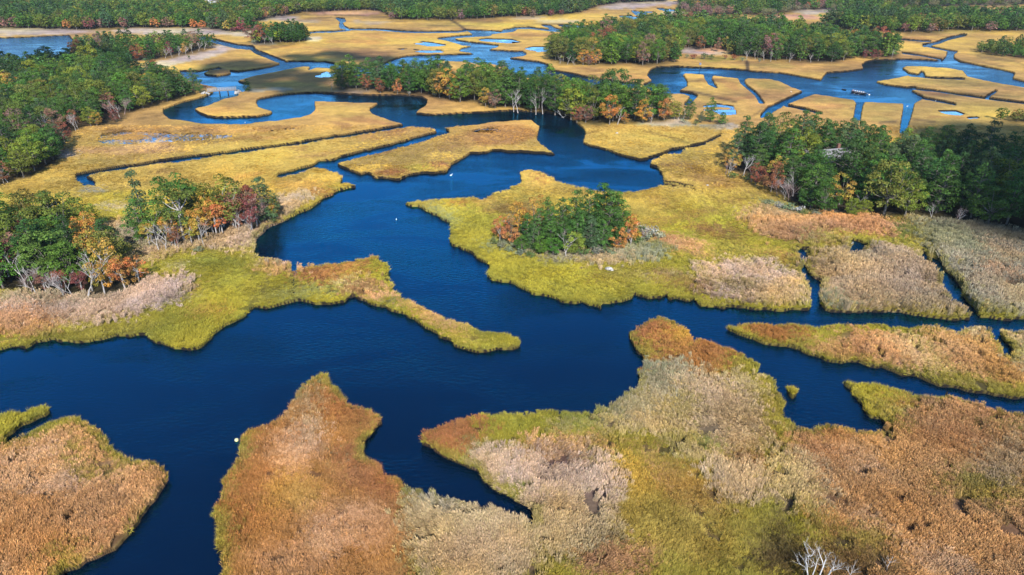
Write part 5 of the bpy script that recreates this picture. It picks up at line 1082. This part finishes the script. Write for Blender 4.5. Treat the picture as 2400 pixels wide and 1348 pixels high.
snag(1901, 1398, [
    ([(1901,1402,0),(1904,1362,0),(1908,1340,0),(1913,1316,.1),(1915,1300,.15),(1917,1291,.2),(1921,1286,.2)], .17, .035), ([(1914,1312,.1),(1910,1302,.3),(1904,1293,.5),(1900,1286,.6),(1895,1280,.7),(1895.5,1276,.7)], .09, .03), ([(1917,1293,.2),(1911,1286,0),(1908,1278,-.1)], .04, .015),
    ([(1902,1395,0),(1912,1345,-.4),(1919,1325,-.6),(1925,1310,-.7),(1929,1302,-.8),(1936,1297,-.9),(1945,1293,-1)], .15, .03), ([(1923,1314,-.6),(1930,1311,-.4),(1935,1314,-.2),(1941,1316,0),(1953,1315,.2)], .075, .025), ([(1930,1302,-.8),(1928,1294,-.6),(1931,1291,-.5)], .04, .015), ([(1934,1298,-.9),(1938,1293,-.9),(1941,1290,-.9)], .03, .012),
    ([(1899,1396,0),(1893,1340,.3),(1897,1325,.4),(1899,1316,.5),(1898,1306,.5),(1900,1300,.5)], .11, .025), ([(1898,1318,.5),(1893,1315,.7),(1890,1315,.8)], .04, .015), ([(1901,1312,.4),(1906,1316,.5),(1910,1319,.6)], .035, .015),
    ([(1898,1398,0),(1884,1345,.8),(1880,1328,1.0),(1876,1322,1.1),(1875,1313,1.1),(1878,1306,1.1),(1886,1304,1.0),(1890,1298,1.0),(1891,1288,1.0)], .11, .03), ([(1882,1304,1.0),(1876,1296,1.2),(1870,1288,1.3),(1866,1282,1.4)], .04, .015), ([(1890,1292,1.0),(1884,1288,1.1),(1881,1286,1.1)], .035, .015), ([(1880,1306,1.1),(1882,1318,1.1),(1884,1326,.9)], .04, .02),
    ([(1886,1352,.7),(1879,1332,1.2),(1874,1324,1.4),(1868,1319,1.5)], .05, .02), ([(1885,1348,.6),(1876,1335,1),(1866,1333,1.2),(1858,1329,1.4)], .045, .015), ([(1878,1332,1),(1887,1327,.6),(1890,1324,.6)], .03, .015)],
    M_PALE, 'large bleached dead tree with forked limbs at the bottom edge')
snag(1986, 1362, [([(1986,1366,0),(1988,1346,0),(1991,1336,0),(1993,1326,.1)], .05, .02), ([(1989,1344,0),(1984,1338,.2),(1981,1335,.2)], .03, .012), ([(1990,1339,0),(1996,1336,0)], .025, .012)], M_PALE, 'thin bleached snag beside the large dead tree')
snag(2078, 1338, [([(2078,1342,0),(2076,1322,0),(2079,1314,0),(2074,1308,.1)], .07, .02), ([(2077,1324,0),(2083,1318,.2),(2084,1312,.2)], .04, .015), ([(2076,1326,0),(2070,1320,.2)], .03, .012)], M_DEAD, 'short grey snag in the brown reeds at the bottom')

# houses
def house(loc, rz, w, d, hw, hr, lab, roof, wall, deck=False, chimney=True):
    t = thing('house', lab, 'house', loc, rz); mb = MB()
    mb.poly([(-w / 2, -d / 2, -1), (w / 2, -d / 2, -1), (w / 2, d / 2, -1), (-w / 2, d / 2, -1), (-w / 2, -d / 2, hw), (w / 2, -d / 2, hw), (w / 2, d / 2, hw), (-w / 2, d / 2, hw), (-w / 2, 0, hw + hr - .12), (w / 2, 0, hw + hr - .12)],
            [(0, 1, 5, 4), (2, 3, 7, 6), (1, 2, 6, 9, 5), (3, 0, 4, 8, 7)]); obj('wall', mb.mesh('wall'), wall, t)
    mb = MB(); e = .45; th = .16
    for s in (-1, 1):
        y0, z0 = s * (d / 2 + e), hw - hr * e / (d / 2); x = w / 2 + .35
        mb.poly([(-x, y0, z0), (x, y0, z0), (x, 0, hw + hr), (-x, 0, hw + hr), (-x, y0, z0 + th), (x, y0, z0 + th), (x, 0, hw + hr + th), (-x, 0, hw + hr + th)], [(0, 1, 2, 3), (4, 7, 6, 5), (0, 4, 5, 1), (0, 3, 7, 4), (1, 5, 6, 2)])
    rf = obj('roof', mb.mesh('roof'), roof, t)
    if chimney: obj('chimney', MB().box((w * .22, d * .1, hw + hr + .35), (.9, .7, 1.9)).mesh('chimney'), M_BRICK, rf)
    for i in range(3):
        x = -w / 2 + w * (i + .5) / 3; f = obj('window', MB().box((x, -d / 2 - .03, hw * .55), (1.3, .08, 1.25)).mesh('window'), M_TRIM, t); obj('pane', MB().box((x, -d / 2 - .08, hw * .55), (1.08, .06, 1.03)).mesh('pane'), M_GLASS, f)
    dr = obj('door', MB().box((w * .5 + .03, d * .1, 1.0), (.08, 1.0, 2.1)).mesh('door'), M_TRIM, t); obj('handle', MB().blob((w * .5 + .12, d * .1 + .36, 1.0), (.05, .05, .05), 8, 5).mesh('handle'), M_DARKW, dr)
    if deck:
        mb = MB()
        for i in range(20): mb.box((-.3 + i * .3 - 2.4, -d / 2 - 2.1, 1.0), (.28, 4.0, .08))
        dk = obj('deck', mb.mesh('deck'), M_DECK, t); mb = MB()
        for i in range(8): mb.box((-2.7 + i * .82, -d / 2 - 4.05, 1.5), (.08, .08, 1.0))
        mb.box((.15, -d / 2 - 4.05, 2.03), (6, .1, .08)); obj('railing', mb.mesh('railing'), M_TRIM, dk)
    return t
p = at(1944, 398, .4); house((p.x, p.y, 1.4), .25, 9, 7, 2.8, 2.4, 'grey shingled house with a tan deck deep in the eastern wood', M_SHING, M_CLAP, True)
p = at(1880, 390, .4); house((p.x, p.y, 1.2), -.2, 5, 4.4, 2.6, 2.0, 'small grey roofed cottage behind the crimson tree in the eastern wood', M_SHING, M_CLAP, False, False)
p = at(500, 19, .4); house((p.x, p.y, 1.0), .9, 11, 9, 7.2, 4.6, 'white gabled house half hidden in the far western forest', M_SHING, M_TRIM, False, True)
p = at(572, 37, .4); house((p.x, p.y, .6), .4, 7, 6, 6.0, 2.8, 'small white building among far trees above the crimson maples', M_SHING, M_TRIM, False, False)

# ------------------------------------------------------------------ passing clouds (they stand behind the camera and shade parts of the marsh)
def cloud(polys, alt, seed, r=(9, 17)):
    rr = random.Random(seed); mb = MB(); k = alt / -LD.z
    for P in polys:
        g = [ground(a, b, 3) for a, b in P]; xs_ = [float(q[0]) for q in g]; ys_ = [float(q[1]) for q in g]; n = 0
        need = max(10, int((max(xs_) - min(xs_)) * (max(ys_) - min(ys_)) / 150))
        for _ in range(need):
            x, y = rr.uniform(min(xs_), max(xs_)), rr.uniform(min(ys_), max(ys_))
            if not inside(list(zip(xs_, ys_)), x, y): continue
            R = rr.uniform(*r); mb.blob((x - LD.x * k, y - LD.y * k, alt + rr.uniform(-4, 10)), (R, R, R * .55), 12, 8, .05)
    tag(obj('cloud', mb.mesh('cloud', True), M_CLOUD), kind='structure')
M_CLOUD = mat('cloud_white', 1.0, (.85, .86, .88), 0)[0]
cloud([[(2150, 305), (2260, 295), (2420, 300), (2700, 320), (2700, 575), (2400, 555), (2290, 520), (2230, 450), (2170, 390), (2120, 330)]], 620, 3)
cloud([[(-100, 112), (180, 122), (330, 140), (430, 166), (380, 172), (240, 150), (0, 150)], [(435, 150), (520, 139), (650, 141), (640, 158), (520, 168), (440, 166)], [(560, 172), (690, 150), (800, 160), (800, 206), (690, 212), (585, 200)], [(650, 124), (760, 118), (960, 126), (900, 141), (730, 140)]], 620, 5, (7, 12))
# ------------------------------------------------------------------ haze and light
hz = obj('haze', MB().box((0, 8100, 37.5), (18400, 16800, 79)).mesh('haze')); tag(hz, 'thin blue air over the whole marsh', 'haze', kind='stuff')
M_HAZE = bpy.data.materials.new('haze'); M_HAZE.use_nodes = True; hn = M_HAZE.node_tree; hn.nodes.remove(hn.nodes['Principled BSDF'])
pv = hn.nodes.new('ShaderNodeVolumePrincipled'); pv.inputs['Color'].default_value = (.72, .84, 1, 1); pv.inputs['Density'].default_value = .00005; pv.inputs['Anisotropy'].default_value = 0.0
hn.links.new(pv.outputs[0], hn.nodes['Material Output'].inputs['Volume']); hz.data.materials.append(M_HAZE)
su = bpy.data.lights.new('sun', 'SUN'); su.energy = 5.0; su.angle = math.radians(.5); su.color = (1, .97, .92)
so = bpy.data.objects.new('sun', su); COL.objects.link(so); so.rotation_euler = LD.to_track_quat('-Z', 'Y').to_euler(); so.location = (200, -300, 400)
W = bpy.data.worlds.new('World'); SC.world = W; W.use_nodes = True; nt = W.node_tree
sky = nt.nodes.new('ShaderNodeTexSky'); sky.sky_type = 'NISHITA'; sky.sun_disc = False; sky.sun_elevation = SUN_EL
sky.sun_rotation = math.pi - SUN_AZ
sky.air_density = 1.0; sky.dust_density = 0.0; sky.ozone_density = 5.0
bg = nt.nodes['Background']; bg.inputs['Strength'].default_value = .15; nt.links.new(sky.outputs[0], bg.inputs[0])

cd = bpy.data.cameras.new('camera'); cam = bpy.data.objects.new('camera', cd); COL.objects.link(cam); SC.camera = cam
cam.location = (0, 0, CAMH); cam.rotation_euler = (math.pi / 2 - PITCH, 0, 0); cd.sensor_width = 36; cd.lens = 36 * FPX / 2400; cd.clip_end = 20000; cd.clip_start = .5
SC.view_settings.view_transform = 'Standard'; SC.view_settings.look = 'None'; SC.view_settings.exposure = .64; SC.view_settings.gamma = 1
SC.render.engine = 'CYCLES'
SC.cycles.max_bounces = 5; SC.cycles.diffuse_bounces = 1; SC.cycles.glossy_bounces = 2; SC.cycles.transmission_bounces = 2; SC.cycles.caustics_reflective = False; SC.cycles.caustics_refractive = False
SC.cycles.volume_bounces = 0; SC.cycles.use_denoising = True
